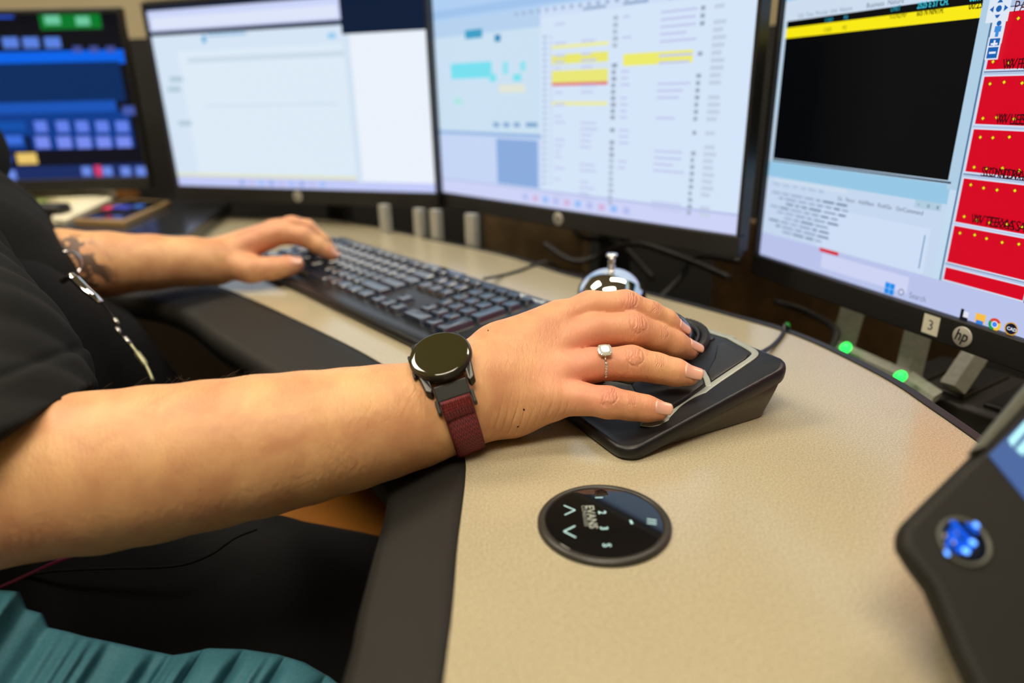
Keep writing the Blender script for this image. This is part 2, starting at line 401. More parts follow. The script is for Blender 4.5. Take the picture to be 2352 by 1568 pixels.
# columns
c1, c2, c3, c4 = (s3.uv(1268, 130)[0], s3.uv(1398, 130)[0], s3.uv(1432, 130)[0], s3.uv(1592, 130)[0])
vv = lambda x, y: s3.uv(x, y)[1]
s3.rect(c1, vv(1330, 108), c2, vv(1330, 100), (238, 238, 150)); s3.rect(c1, vv(1330, 145), c2, vv(1330, 122), (236, 234, 110)); s3.rect(c1, vv(1330, 188), c2, vv(1330, 160), (236, 234, 120))
s3.rect(c1, vv(1330, 196), c2, vv(1330, 188), (226, 116, 128)); s3.rect(c1, vv(1330, 242), c2, vv(1330, 233), (236, 236, 160)); s3.rect(c3, vv(1510, 148), c4, vv(1510, 119), (238, 236, 110))
for i in range(8): s3.rect(c1, vv(1330, 126+i*9), c2, vv(1330, 125.2+i*9), (214, 210, 130))
random.seed(3)
for i in range(30):
    v0 = .224-i*.0072
    for uc, wd, dk in ((c2+.006, .008, 140 if 4 < i < 22 else 170), (c4+.006, .006, 158), (c4+.022, .016, 196)):
        if uc+wd < WS and random.random() < .86: s3.rect(uc, v0, uc+wd*(.7+.3*random.random()), v0+.0042, (dk, dk+14, dk+34))
    for uc, wd in ((c1+.005, .02), (c2+.02, .016), (c1+.05, .03), (c3+.05, .05)):
        if random.random() < .5: s3.rect(uc, v0+.001, uc+wd*random.uniform(.5, 1), v0+.0036, (196, 204, 238))
for u_ in (.30, .36, .42, .48): s3.rect(u_, .238, u_+.035, .241, (150, 172, 206))
for i in range(22): s3.rect(.18+i*.014, .242, .186+i*.014, .246, (156, 176, 212))
for i in range(10): s3.rect(.19+i*.02, .006, .2+i*.02, .014, [(180, 190, 240), (214, 180, 220), (150, 190, 250)][i % 3])
monitor(s3, 'large monitor showing pale blue tables with yellow highlighted rows, behind the call bell')
# --- monitor 4: dispatch list and red parcel map
s4 = Screen(on(1745, 583, .030), -71.4)
DV = s4.uv(2255, 25)[1]
s4.rect(0, 0, WS, HS, (196, 220, 240))
s4.rect(0, 0, WS, .026, (186, 196, 236)); s4.rect(.095, .006, .20, .021, (206, 212, 244))
s4.rect(0, .262, .222, HS, (150, 205, 235)); s4.rect(0, .243, .222, .262, (206, 222, 240))
s4.rect(0, .026, .222, .10, (198, 216, 240)); s4.rect(.0, .088, .222, .104, (150, 200, 230))
s4.rect(.005, .107, .219, .243, (3, 5, 8)); s4.rect(.005, .2270, .219, .2368, (250, 234, 20))
s4.rect(.219, .1, .229, HS, (176, 206, 228)); s4.rect(.2285, .026, .230, HS, (70, 110, 150))
s4.rect(.004, .1045, .222, .1062, (60, 80, 100))
# text rows of the list
def fit(x0, y0, x1, y1, st, size, col, bold=False):
    a_, b_ = s4.uv(x0, y0), s4.uv(x1, y1); V_, F_ = text_geo(st, size, bold=bold); w_ = max(p[0] for p in V_)
    s4.text(a_[0], a_[1], st, size, col, bold=bold, sx=(b_[0]-a_[0])/w_)
fit(2045, 27, 2068, 24, 'UNIT', .0062, (40, 170, 200)); fit(2106, 20, 2178, 12, '2525 E ST CH.', .0066, (60, 200, 225), True); fit(2226, 4, 2256, 1, '00:17', .0066, (70, 210, 230), True)
fit(2043, 44, 2082, 39, 'FOUNDPRP', .0058, (60, 56, 0)); fit(2105, 37, 2167, 30, '605 N NINTH.', .0064, (40, 38, 0), True); fit(2224, 22, 2256, 18, '00:23', .0076, (20, 20, 0), True)
s4.text(.058, .2378, 'CAD', .005, (40, 170, 200)); s4.text(.082, .2378, 'P2', .005, (60, 180, 220)); s4.text(.058, .2292, 'CAD', .005, (90, 84, 0)); s4.text(.082, .2292, 'P2', .005, (90, 84, 0))
s4.text(.02, .2450, 'Call  Time  Priority  Unit  Nature', .0052, (120, 140, 170)); s4.text(.107, .2450, 'Business  Nature', .0058, (90, 105, 130)); s4.text(.175, .2450, 'Location', .0058, (90, 105, 130))
# lower window
s4.text(.01, .080, 'Select   Clear   Unit   Call   Note   Stat', .0048, (120, 150, 190)); s4.text(.105, .076, 'Go   Recur   Add/Rem   Find/Go   On/Command', .0054, (70, 80, 100), sx=.9)
s4.rect(.012, .083, .115, .0872, (206, 222, 240)); s4.rect(.192, .0815, .218, .088, (176, 204, 224))
for k_, t_ in enumerate(('-', 'o', 'x')): s4.text(.195+.009*k_, .083, t_, .006, (60, 90, 110))
s4.rect(.085, .027, .212, .066, (206, 222, 246)); s4.rect(.207, .031, .2082, .060, (110, 150, 190))
random.seed(5)
for i in range(9):
    v0 = .071-i*.0050; u_ = .010 + .012*(i % 3)
    while u_ < .118-.004*i:
        w_ = random.uniform(.006, .018)
        s4.rect(u_, v0, u_+w_, v0+.0020, (226, 170, 196) if (i % 3 == 2 and u_ < .03) else random.choice([(110, 130, 160), (140, 160, 190), (150, 170, 200)])); u_ += w_+.003
s4.prect(1884, 568, 1926, 588, (214, 30, 44))
# map
MU0 = .2315
s4.rect(.230, .026, WS, .030, (170, 186, 210)); s4.rect(MU0, .030, WS, HS, (176, 196, 226))
RED = (216, 0, 34)
rows = [(.046, .070), (.0765, .103), (.112, .140), (.149, .178), (.187, .216), (.225, .254), (.263, .29)]
rows = []
for xl, yt, yb in ((2262, 628, 690), (2262, 535, 612), (2262, 425, 515), (2262, 312, 402), (2262, 190, 282), (2275, 0, 155)):
    pass
ys = [(2170, 612, 2165, 640), (2205, 520, 2167, 598), (2205, 408, 2180, 506), (2228, 296, 2206, 392), (2255, 176, 2231, 284), (2290, 30, 2258, 160)]
for xa, ya, xb, yb in ys:
    v1, v0 = s4.uv(xa, ya)[1], s4.uv(xb, yb)[1]
    s4.rect(MU0, v0-.0012, WS, v1+.0012, (214, 222, 244)); s4.rect(MU0+.0012, v0, WS, v1, RED)
    s4.rect(MU0, v1+.0030, WS, v1+.0036, (50, 70, 120)); rows.append((v0, v1))
s4.rect(MU0, .285, WS, HS, RED); s4.rect(MU0, rows[-1][1]+.001, WS, rows[-1][1]+.0028, (214, 222, 244))
s4.rect(.2995, .026, .3015, rows[0][1]+.001, (200, 210, 236)); s4.rect(.3003, .026, .3009, rows[1][0]+.001, (30, 30, 60))
for k_, (v0, v1) in enumerate(rows[1:]):
    for j in range(16):
        for vv_ in (v1-.005, v0+.0045):
            if k_ == 0 and vv_ < v1-.006: continue
            uu, q = MU0+.0075+j*.0118+.001*math.sin(j*2.1+k_), .0013
            vq = vv_+.0008*math.sin(j*1.7+k_*2)
            if uu < WS-.002:
                s4.poly([(uu-q*1.35, vq), (uu, vq-q*1.35), (uu+q*1.35, vq), (uu, vq+q*1.35)], (90, 60, 0)); s4.poly([(uu-q, vq), (uu, vq-q), (uu+q, vq), (uu, vq+q)], (250, 226, 30))
for k_, st in enumerate(('W TEXAS AVE', 'SONDRA AVE', 'W LESSLEY', 'W PHELPS')):
    uu, v0 = s4.uv(*[(2233, 511), (2256, 404), (2289, 284), (2305, 160)][k_])
    s4.text(uu, v0, st, .0105, (70, 0, 14), sx=.8); s4.text(uu+.002, v0+.0003, st, .0105, (60, 0, 12), sx=.84)
s4.text(.290, s4.uv(2340, 28)[1], 'PARK', .0105, (70, 0, 14), sx=.8) if False else s4.text(s4.uv(2332, 28)[0], s4.uv(2332, 28)[1], 'PARK', .0105, (70, 0, 14), sx=.8)
# map controls
def px(x, y): return s4.uv(x, y)
a, b = px(2300, 20), px(2297, 70); cw = .0058
s4.rect(a[0]-.0085, a[1]-.009, a[0]+.0085, HS, (222, 232, 246)); BL = (20, 96, 178)
s4.disc(a[0], a[1], .0022, BL)
for dx, dy in ((1, 0), (-1, 0), (0, 1), (0, -1)):
    cxx, cyy = a[0]+dx*.0052, a[1]+dy*.0052
    s4.poly([(cxx+dx*.0018, cyy+dy*.0018), (cxx-dx*.0012+dy*.0022, cyy-dy*.0012+dx*.0022), (cxx-dx*.0012-dy*.0022, cyy-dy*.0012-dx*.0022)], BL)
s4.rect(b[0]-.005, b[1]-.009, b[0]+.005, b[1]+.0085, (222, 232, 246)); s4.disc(b[0], b[1]+.0048, .0018, BL); s4.rect(b[0]-.0025, b[1]-.001, b[0]+.0025, b[1]+.003, (60, 140, 220)); s4.rect(b[0]-.0013, b[1]-.007, b[0]+.0013, b[1]-.001, (60, 140, 220))
for (x, y, st) in ((2289, 101, '+'), (2285, 121, '-')):
    q = px(x, y); s4.rect(q[0]-.0052, q[1]-.0048, q[0]+.0052, q[1]+.0048, (222, 232, 246)); s4.rect(q[0]-.004, q[1]-.0038, q[0]+.004, q[1]+.0038, BL)
    s4.rect(q[0]-.0026, q[1]-.0007, q[0]+.0026, q[1]+.0007, (230, 240, 255))
    if st == '+': s4.rect(q[0]-.0007, q[1]-.0026, q[0]+.0007, q[1]+.0026, (230, 240, 255))
# taskbar
q = px(2048, 662); s4.rect(q[0]-.0052, q[1]-.0052, q[0]+.0052, q[1]+.0052, (24, 140, 235)); s4.rect(q[0]-.0003, q[1]-.0052, q[0]+.0003, q[1]+.0052, (150, 200, 250)); s4.rect(q[0]-.0052, q[1]-.0003, q[0]+.0052, q[1]+.0003, (150, 200, 250))
q = px(2075, 670); s4.disc(q[0], q[1], .0030, (110, 115, 140)); s4.disc(q[0], q[1], .0021, (206, 212, 244)); s4.text(q[0]+.0085, q[1]-.0025, 'Search', .0075, (120, 125, 150), sx=.85)
q = px(2220, 722); s4.rect(q[0]-.0035, q[1]-.0045, q[0]-.0008, q[1]+.0045, (20, 22, 34)); s4.rect(q[0]-.0035, q[1]-.0045, q[0]+.0035, q[1]-.0018, (20, 22, 34)); s4.rect(q[0]-.0008, q[1]-.0018, q[0]+.0035, q[1]+.003, (226, 228, 240))
q = px(2257, 731); s4.rect(q[0]-.0042, q[1]-.0035, q[0]+.0042, q[1]+.004, (246, 190, 70)); s4.rect(q[0]-.003, q[1]-.0045, q[0]+.003, q[1]-.0015, (50, 130, 220))
q = px(2290, 744); s4.disc(q[0], q[1], .0050, (219, 68, 55), 30, 150); s4.disc(q[0], q[1], .0050, (15, 157, 88), 150, 270); s4.disc(q[0], q[1], .0050, (244, 200, 50), -90, 30); s4.disc(q[0], q[1], .0027, (230, 236, 250)); s4.disc(q[0], q[1], .0020, (66, 133, 244))
q = px(2328, 754); s4.disc(q[0], q[1], .0052, (214, 160, 60)); s4.disc(q[0], q[1], .0043, (16, 22, 44)); s4.text(q[0]-.0033, q[1]-.0013, 'CAD', .0036, (230, 236, 250), bold=True)
for xx, yy in ((2290, 758), (2328, 770)): qq = px(xx, yy); s4.rect(qq[0]-.0012, qq[1]-.0003, qq[0]+.0012, qq[1]+.0003, (60, 70, 120))
monitor(s4, 'right-hand monitor showing a black list window and a red parcel map', sticker='3', pole=.04)
# --- monitor 1: dark radio panel
s1 = Screen(on(340, 405, .068)-np.array([math.cos(R(2)), math.sin(R(2)), 0])*WS, 2, 3)
s1.rect(0, 0, WS, HS, (10, 12, 20))
def r1(x0, y0, x1, y1, col):
    a_, b_ = s1.uv(x0, y0), s1.uv(x1, y1); u0 = 0 if x0 <= 0 else a_[0]; s1.rect(u0, b_[1], b_[0], a_[1], col)
r1(0, 120, 288, 145, (0, 100, 236)); r1(0, 146, 290, 232, (4, 44, 96)); r1(0, 237, 270, 258, (24, 84, 184)); r1(0, 262, 312, 345, (8, 60, 140))
r1(86, 26, 235, 65, (4, 120, 44)); r1(100, 36, 140, 56, (110, 200, 160)); r1(172, 38, 208, 58, (110, 200, 160)); r1(0, 24, 32, 42, (40, 80, 190))
for x in (25, 72, 122): r1(x-22, 86, x+20, 110, (90, 130, 225))
for x in (178, 216, 254): r1(x-12, 106, x+12, 120, (70, 80, 150))
r1(280, 244, 312, 264, (70, 90, 170))
for i, x in enumerate((95, 145, 190, 236, 282)):
    r1(x-18, 278, x+16, 303, (100, 130, 236)); r1(x-16, 314, x+22, 340, (120, 140, 240))
r1(0, 280, 60, 300, (14, 80, 170)); r1(0, 312, 54, 332, (60, 110, 220)); r1(56, 312, 76, 345, (4, 8, 22)); r1(0, 346, 330, 380, (12, 12, 26))
r1(0, 354, 30, 372, (60, 90, 190)); r1(36, 352, 88, 376, (236, 200, 110)); r1(0, 384, 335, 405, (24, 44, 100)); r1(0, 392, 40, 412, (110, 140, 230))
for x in (200, 248, 290, 325): r1(x-14, 383, x+12, 403, (110, 140, 230))
r1(216, 380, 236, 404, (220, 60, 110))
monitor(s1, 'dark monitor at the far left showing a blue and black radio panel', logo=False, pole=-.060)
# ------------------------------------------------------------------ keyboard
KL, KD = .478, .166
kBL, kBR = on(790, 540, .02), on(1290, 692, .02)
kx = nrm((kBR-kBL)[:2]); ky = np.array([-kx[1], kx[0]])
k0 = kBL[:2]-ky*KD
kang = math.atan2(kx[1], kx[0])
kb = empty('keyboard', (k0[0], k0[1], 0), kang, 'full-size black keyboard with wrist edge and blue sheen tinted into the keys, under the far hand', 'keyboard')
def kz(y): return .0085 + .062*y
bm = bmesh.new()
pf = [(0.006, .0015), (.006, .005), (.009, .0085), (.015, .0102), (.026, .0108), (.036, .0098), (.0385, kz(.0385)), (KD-.004, kz(KD-.004)), (KD, kz(KD)-.004), (KD, .0015)]
A_ = [bm.verts.new((0, p[0], p[1])) for p in pf]; B_ = [bm.verts.new((KL, p[0], p[1])) for p in pf]
for i in range(len(pf)):
    j = (i+1) % len(pf); bm.faces.new((A_[i], A_[j], B_[j], B_[i]))
bm.faces.new(A_); bm.faces.new(B_[::-1])
for v in bm.verts:
    if v.co.y < .03: v.co.y += .012*((v.co.x/KL-.5)*2)**2*(1-v.co.y/.03)
obj('case', bm, kb_case, kb, bevel=.0018, seg=3)
def key_mesh(wd, dp=.0175, h=.0062):
    me = bpy.data.meshes.new('key'); bm = bmesh.new(); rings = []
    for s_, z in ((0, 0), (.0006, .002), (.0022, h-.0008), (.0030, h)):
        a, b = wd/2-s_, dp/2-s_*.9; c = .0016
        rings.append([bm.verts.new((x, y, z)) for x, y in ((a-c, -b), (a, -b+c), (a, b-c), (a-c, b), (-a+c, b), (-a, b-c), (-a, -b+c), (-a+c, -b))])
    for r0, r1_ in zip(rings, rings[1:]):
        for i in range(8): bm.faces.new((r0[i], r0[(i+1) % 8], r1_[(i+1) % 8], r1_[i]))
    cz = bm.verts.new((0, 0, h-.0007))
    for i in range(8): bm.faces.new((rings[-1][i], rings[-1][(i+1) % 8], cz))
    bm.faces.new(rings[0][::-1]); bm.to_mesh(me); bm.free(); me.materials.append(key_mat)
    return me
cache = {}
U = .019
rowy = [.0485, .0675, .0865, .1055, .1245]
keys = []
X0 = .010
def row(y, ws, x=0.0):
    for w_ in ws:
        if w_ > 0: keys.append((X0+(x+w_/2)*U, y, w_*U-.0018, .0175)); x += w_
        else: x -= w_
row(.1435, [1, -1, 1, 1, 1, 1, -.5, 1, 1, 1, 1, -.5, 1, 1, 1, 1]); keys = [(a, b, c, .0125) for a, b, c, d in keys]
row(rowy[4], [1]*13+[2]); row(rowy[3], [1.5]+[1]*12+[1.5]); row(rowy[2], [1.75]+[1]*11+[2.25]); row(rowy[1], [2.25]+[1]*10+[2.75]); row(rowy[0], [1.25]*3+[6.25]+[1.25]*4)
NX = 15.35
keys += [(X0+(NX+i+.5)*U, .1435, U-.0018, .0125) for i in range(3)]
row(rowy[4], [1]*3, NX); row(rowy[3], [1]*3, NX); row(rowy[1], [1], NX+1); row(rowy[0], [1]*3, NX)
PX = 18.75
keys += [(X0+(PX+i+.5)*U, .1435, U-.0018, .0125) for i in range(4)]
row(rowy[4], [1]*4, PX); row(rowy[3], [1]*3, PX); row(rowy[2], [1]*3, PX); row(rowy[1], [1]*3, PX); row(rowy[0], [2, 1], PX)
keys += [(X0+(PX+3.5)*U, (rowy[3]+rowy[2])/2, U-.0018, .0365), (X0+(PX+3.5)*U, (rowy[1]+rowy[0])/2, U-.0018, .0365)]
ks = sorted(keys, key=lambda k: k[0]+.3*(.15-k[1]))
merged = ks[:max(0, len(ks)-100)]
tilt = math.atan(.062)
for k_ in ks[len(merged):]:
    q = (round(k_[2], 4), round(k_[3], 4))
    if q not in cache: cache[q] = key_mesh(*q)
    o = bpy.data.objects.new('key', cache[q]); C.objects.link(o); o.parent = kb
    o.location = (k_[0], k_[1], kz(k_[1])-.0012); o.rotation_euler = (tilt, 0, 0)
bm = bmesh.new()
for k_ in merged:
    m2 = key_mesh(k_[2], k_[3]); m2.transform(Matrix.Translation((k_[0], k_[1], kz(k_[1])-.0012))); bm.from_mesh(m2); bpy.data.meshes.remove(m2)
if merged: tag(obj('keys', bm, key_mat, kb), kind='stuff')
tv, tf = text_geo('Microsoft', .0100, bold=True)
print_w = mat('keyboard_print', (.66, .74, .78), .5)
o = raw('brand_lettering', [(KL-.070+x, .1520+y*.98, kz(.1515+y)+.0002) for x, y in tv], tf, print_w, kb, smooth=False, fix=False)
led_green = mat('led_green', (.02, .5, .05), .3, emis=(.03, 1.0, .12), estr=1.6)
V, F = lathe([(.0019, 0), (.0019, .0008), (.001, .0011)], 16); o = raw('status_light', V, F, led_green, kb); o.location = (KL-.042, .1445, kz(.1445)-.0002)
for i in (1, 2):
    o = raw('status_light', V, F, mat('led_off', (.06, .09, .08), .3), kb); o.location = (KL-.042+i*.013, .1445, kz(.1445)-.0002)
bm = bmesh.new(); box(bm, (.27, .1585, kz(.1585)+.0001), (.075, .010, .0012)); obj('glossy_strip', bm, glass_black, kb, bevel=.0005)
def cable(name, pts, rad, m, parent=None, n=8):
    V, F = tube(spline(pts, 8), rad, n); return raw(name, V, F, m, parent)
# its lead runs back over the desk edge
cpts = [on(1112, 640, .014), on(1150, 633, .0025), on(1190, 622, .0022), on(1228, 608, .0022), on(1262, 603, .004)]
o = cable('keyboard_lead', cpts+[cpts[-1]+np.array([.02, .035, -.03]), cpts[-1]+np.array([.03, .05, -.12])], .0018, black_plastic)
tag(o, 'thin black cable crossing the desk from the back of the keyboard to the desk edge', 'cable')

# ------------------------------------------------------------------ trackball
tA = on(1430, 1055, 0); tB = on(1771, 951, 0)
td = nrm((tB-tA)[:2]); tn = np.array([-td[1], td[0]])
tang = math.atan2(td[1], td[0])
tb = empty('trackball', (tA[0], tA[1], 0), tang, 'black wedge-shaped trackball with silver inlay under the near hand', 'trackball')
TD, TW = .132, .118
def rrect(x0, x1, y0, y1, rs, n=8, bulge=0.0):
    P = []
    for (cx_, cy_, a0), r in zip(((x1, y0, -90), (x1, y1, 0), (x0, y1, 90), (x0, y0, 180)), rs):
        sx, sy = (-1 if cx_ == x1 else 1), (-1 if cy_ == y0 else 1)
        ox, oy = cx_+sx*r, cy_+(r if cy_ == y0 else -r)
        for i in range(n+1):
            a = R(a0+90*i/n); P.append((ox+r*math.cos(a), oy+r*math.sin(a)))
    return P
def resample(P, n):
    P = [np.array(p) for p in P]; P.append(P[0]); L = [0]
    for a, b in zip(P, P[1:]): L.append(L[-1]+np.linalg.norm(b-a))
    out = []
    for i in range(n):
        s_ = L[-1]*i/n; k = max(j for j in range(len(L)) if L[j] <= s_); k = min(k, len(P)-2)
        out.append(P[k]+(P[k+1]-P[k])*((s_-L[k])/(L[k+1]-L[k]+1e-9)))
    return out
NB = 120
def bowed(P, amt):
    cx_, cy_ = TD/2, TW/2-.003
    return [(p[0], p[1]+amt*(1-((p[0]-cx_)/(TD/2))**2)*(-1 if p[1] < cy_ else 1)) for p in P]
topO = bowed(rrect(-.003, TD+.001, -.006, TW-.004, (.010, .012, .02, .012)), .001)
topO = [(x+(.0065*(1-((y-TW/2+.005)/(TW/2))**2) if x > TD*.8 else 0), y) for x, y in topO]
def z_edge(d):
    s_ = min(max(d/TD, 0), 1); return .0085 + .0295*s_**1.22
def z_skirt(d):
    s_ = min(max((d-.018)/(TD-.018), 0), 1); return .0012 + .0285*s_**1.6
cxy = np.array([TD*.52, TW/2-.005])
def z_top(d, n_):
    # crown over the rim
    q = max(abs(d-cxy[0])/(TD/2), abs(n_-cxy[1])/(TW/2)); q = min(q, 1)
    return z_edge(d)+.0022*(1-q**2.6)
def ring(scale, zf, P=topO, add=0.0):
    out = []
    for p in P:
        q = cxy+(np.array(p)-cxy)*scale; out.append((q[0], q[1], zf(q[0], q[1])+add))
    return out
n = len(topO)
rings = [ring(.985, lambda d, m_: z_skirt(d)), ring(.995, lambda d, m_: z_skirt(d)+.0002), ring(1.0, lambda d, m_: z_skirt(d)*.55+z_edge(d)*.45-.001), ring(1.0, lambda d, m_: z_edge(d)-.0035), ring(.992, lambda d, m_: z_edge(d)-.0012), ring(.975, lambda d, m_: z_edge(d)+.0002)]
for s_ in (.95, .9, .84, .77, .7, .6, .5, .38, .25, .1): rings.append(ring(s_, lambda d, m_: z_top(d, m_)))
V = [p for r_ in rings for p in r_]; F = []
for k_ in range(len(rings)-1):
    for i in range(n): F.append((k_*n+i, k_*n+(i+1) % n, (k_+1)*n+(i+1) % n, (k_+1)*n+i))
F.append(tuple(range((len(rings)-1)*n, len(rings)*n))); F.append(tuple(range(n))[::-1])
raw('shell', V, F, tb_top, tb)
# tapering skirt below the shell
rings = [ring(.90, lambda d, m_: .0006), ring(.905, lambda d, m_: .0016), ring(.93, lambda d, m_: z_skirt(d)*.55+.0006), ring(.972, lambda d, m_: z_skirt(d)*.96+.0002), ring(.90, lambda d, m_: z_skirt(d)+.0004)]
rings[0] = [(x-.006*(x > .08)*((x-.08)/.05), y+.000, z) for x, y, z in rings[0]]; rings[1] = [(x-.006*(x > .08)*((x-.08)/.05), y, z) for x, y, z in rings[1]]
V = [p for r_ in rings for p in r_]; F = []
for k_ in range(len(rings)-1):
    for i in range(n): F.append((k_*n+i, k_*n+(i+1) % n, (k_+1)*n+(i+1) % n, (k_+1)*n+i))
F.append(tuple(range(n))[::-1]); F.append(tuple(range((len(rings)-1)*n, len(rings)*n)))
raw('skirt', V, F, tb_skirt, tb)
def tb_uv(x, y, add=0.0):
    """photo position -> trackball top coordinates (d, n)"""
    z = .028
    for _ in range(12):
        p = on(x, y, z)[:2]-tA[:2]; d, n_ = p@td, p@tn; z = .5*z+.5*(z_top(d, n_)+add)
    return np.array([d, n_])
def pad_on_top(name, pts, h, m, par=tb, inset=.0012, sub=5):
    """low raised pad following the shell; pts are (d, n) outline"""
    bm = bmesh.new(); P = resample([tuple(p) for p in pts], 48); c = sum(P)/len(P)
    ringv = []
    for s_, hh in ((1.0, -.001), (1.0, h-.0005), (None, h)):
        r_ = []
        for p in P:
            q = p if s_ else c+(p-c)*(1-inset/max(np.linalg.norm(p-c), .004)); r_.append(bm.verts.new((q[0], q[1], z_top(q[0], q[1])+hh)))
        ringv.append(r_)
    for s_ in (.75, .5, .25):
        ringv.append([bm.verts.new((*(c+(p-c)*s_), z_top(*(c+(p-c)*s_))+h)) for p in P])
    for a, b in zip(ringv, ringv[1:]):
        for i in range(48): bm.faces.new((a[i], a[(i+1) % 48], b[(i+1) % 48], b[i]))
    bm.faces.new(ringv[-1])
    return obj(name, bm, m, par, smooth=True)
mir = lambda P: [(p[0], 2*cxy[1]-p[1]) for p in P][::-1]
front_b = [tb_uv(*q) for q in ((1451, 888), (1462, 872), (1530, 866), (1611, 858), (1618, 884), (1582, 911), (1540, 936), (1500, 930), (1462, 908))]
rear_b = [tb_uv(*q) for q in ((1623, 859), (1641, 826), (1648, 795), (1664, 787), (1721, 814), (1712, 828), (1635, 878))]
patch = [tb_uv(*q) for q in ((1385, 880), (1447, 872), (1458, 905), (1470, 922), (1430, 915))]
pad_on_top('inlay_panel', patch, .0006, silver_plastic); pad_on_top('inlay_panel', mir(patch), .0006, silver_plastic)
for P in (front_b, rear_b, mir(front_b), mir(rear_b)): pad_on_top('button', P, .0014, tb_button)
# silver inlay lines
def ribbon(pts, wd, h=.0007, closed=False):
    P = spline([np.array(p) for p in pts], 6, closed); V, F = [], []; m_ = len(P)
    for i, p in enumerate(P):
        d = nrm(P[min(i+1, m_-1)]-P[max(i-1, 0)]); s_ = np.array([-d[1], d[0]]); ww = wd[0]+(wd[1]-wd[0])*min(max(p[0]-.02, 0)/.06, 1) if hasattr(wd, '__len__') else wd
        for o_, hh in ((-ww/2, -.0008), (-ww/2, h*.7), (-ww/2+.0004, h), (ww/2-.0004, h), (ww/2, h*.7), (ww/2, -.0008)):
            q = p+s_*o_; V.append((q[0], q[1], z_top(q[0], q[1])+hh))
    for i in range(m_-1):
        for k_ in range(6): F.append((i*6+k_, i*6+(k_+1) % 6, (i+1)*6+(k_+1) % 6, (i+1)*6+k_))
    F.append(tuple(range(6))); F.append(tuple(range((m_-1)*6, m_*6))[::-1]); return V, F
side = [tb_uv(*q) for q in ((1474, 969), (1505, 971), (1544, 952), (1575, 931), (1606, 908), (1640, 882), (1669, 862), (1700, 841), (1726, 823), (1734, 812), (1722, 801), (1695, 786), (1668, 772))]
side = side+[np.array((side[-1][0]+.001, cxy[1]))]+[np.array((p[0], 2*cxy[1]-p[1])) for p in side[::-1]]
spur = [tb_uv(*q) for q in ((1628, 888), (1622, 868), (1612, 852))]
L = [ribbon(side, (.0085, .0046)), ribbon(spur, .0038)]
L += [ribbon([(p[0], 2*cxy[1]-p[1]) for p in spur], .0038)]
V, F = join(L); raw('silver_inlay', V, F, silver_plastic, tb)
# ball, rubber scroll ring
bpx = on(1517, 791, .030)[:2]-tA[:2]; bd, bn = bpx@td, bpx@tn
V, F = [], []
nr, nt_ = 120, 14
Rr = .0360
for i in range(nr):
    a = 2*PI*i/nr; rib = .00035*(1 if i % 2 else -1)
    for k_ in range(nt_):
        b_ = PI*(k_/(nt_-1)); r_ = Rr-.0038+(.0038+rib*math.sin(b_))*math.cos(b_); z = (.0052+rib)*math.sin(b_)
        x, y = bd+r_*math.cos(a), bn+r_*math.sin(a); V.append((x, y, z_top(x, y)*.5+z_edge(x)*.5+.0012+z))
for i in range(nr):
    for k_ in range(nt_-1): F.append((i*nt_+k_, ((i+1) % nr)*nt_+k_, ((i+1) % nr)*nt_+k_+1, i*nt_+k_+1))
raw('scroll_ring', V, F, mat('ring_rubber', (.010, .010, .011), .5), tb)
V, F = [], []
for i in range(48):
    for k_, (r_, zz) in enumerate(((.0284, .001), (.0284, .0068), (.0264, .0072), (.0264, .001))):
        a = 2*PI*i/48; x, y = bd+r_*math.cos(a), bn+r_*math.sin(a); V.append((x, y, z_edge(x)+zz))
for i in range(48):
    for k_ in range(4): F.append((i*4+k_, ((i+1) % 48)*4+k_, ((i+1) % 48)*4+(k_+1) % 4, i*4+(k_+1) % 4))
raw('ball_socket', V, F, black_plastic, tb)
bm = bmesh.new(); bmesh.ops.create_uvsphere(bm, u_segments=64, v_segments=40, radius=.0256); BALLZ = .0315
bmesh.ops.translate(bm, vec=(bd, bn, BALLZ), verts=bm.verts); obj('ball', bm, tb_ball, tb, smooth=True)
cw = [on(1752, 808, .012), on(1772, 796, .004), on(1790, 778, .0022), on(1800, 762, .0025), on(1803, 748, .006)]
o = cable('trackball_lead', [cw[0]+(cw[0]-cw[1])*.6]+cw+[cw[-1]+np.array([.012, .012, -.02]), cw[-1]+np.array([.016, .02, -.1])], .0019, black_plastic)
tag(o, 'black cable leaving the back of the trackball over the desk edge', 'cable')

# ------------------------------------------------------------------ call bell
bp_ = on(1402, 712, 0)
bell = empty('call_bell', bp_, 0, 'shiny chrome push-button call bell on the desk behind the near hand', 'bell')
V, F = lathe([(.040, 0), (.040, .002), (.038, .004), (.012, .005), (.004, .012)], 48); raw('base', V, F, black_plastic, bell)
pr = [(.0355, .0105), (.0364, .0100), (.0367, .0112), (.0362, .0128)]+[(.0355*math.cos(R(a)), .0128+.0310*math.sin(R(a))) for a in range(4, 86, 6)]+[(.0035, .0440)]
V, F = lathe(pr, 64, cap=False); raw('dome', V, F, chrome, bell)
V, F = lathe([(.0040, .0430), (.0040, .0465), (.0030, .0470), (.0030, .0490), (.0038, .050), (.0038, .0525), (.0026, .0540), (.0028, .055), (.0056, .0563), (.0058, .058), (.0045, .0592)], 24); raw('plunger', V, F, chrome, bell)

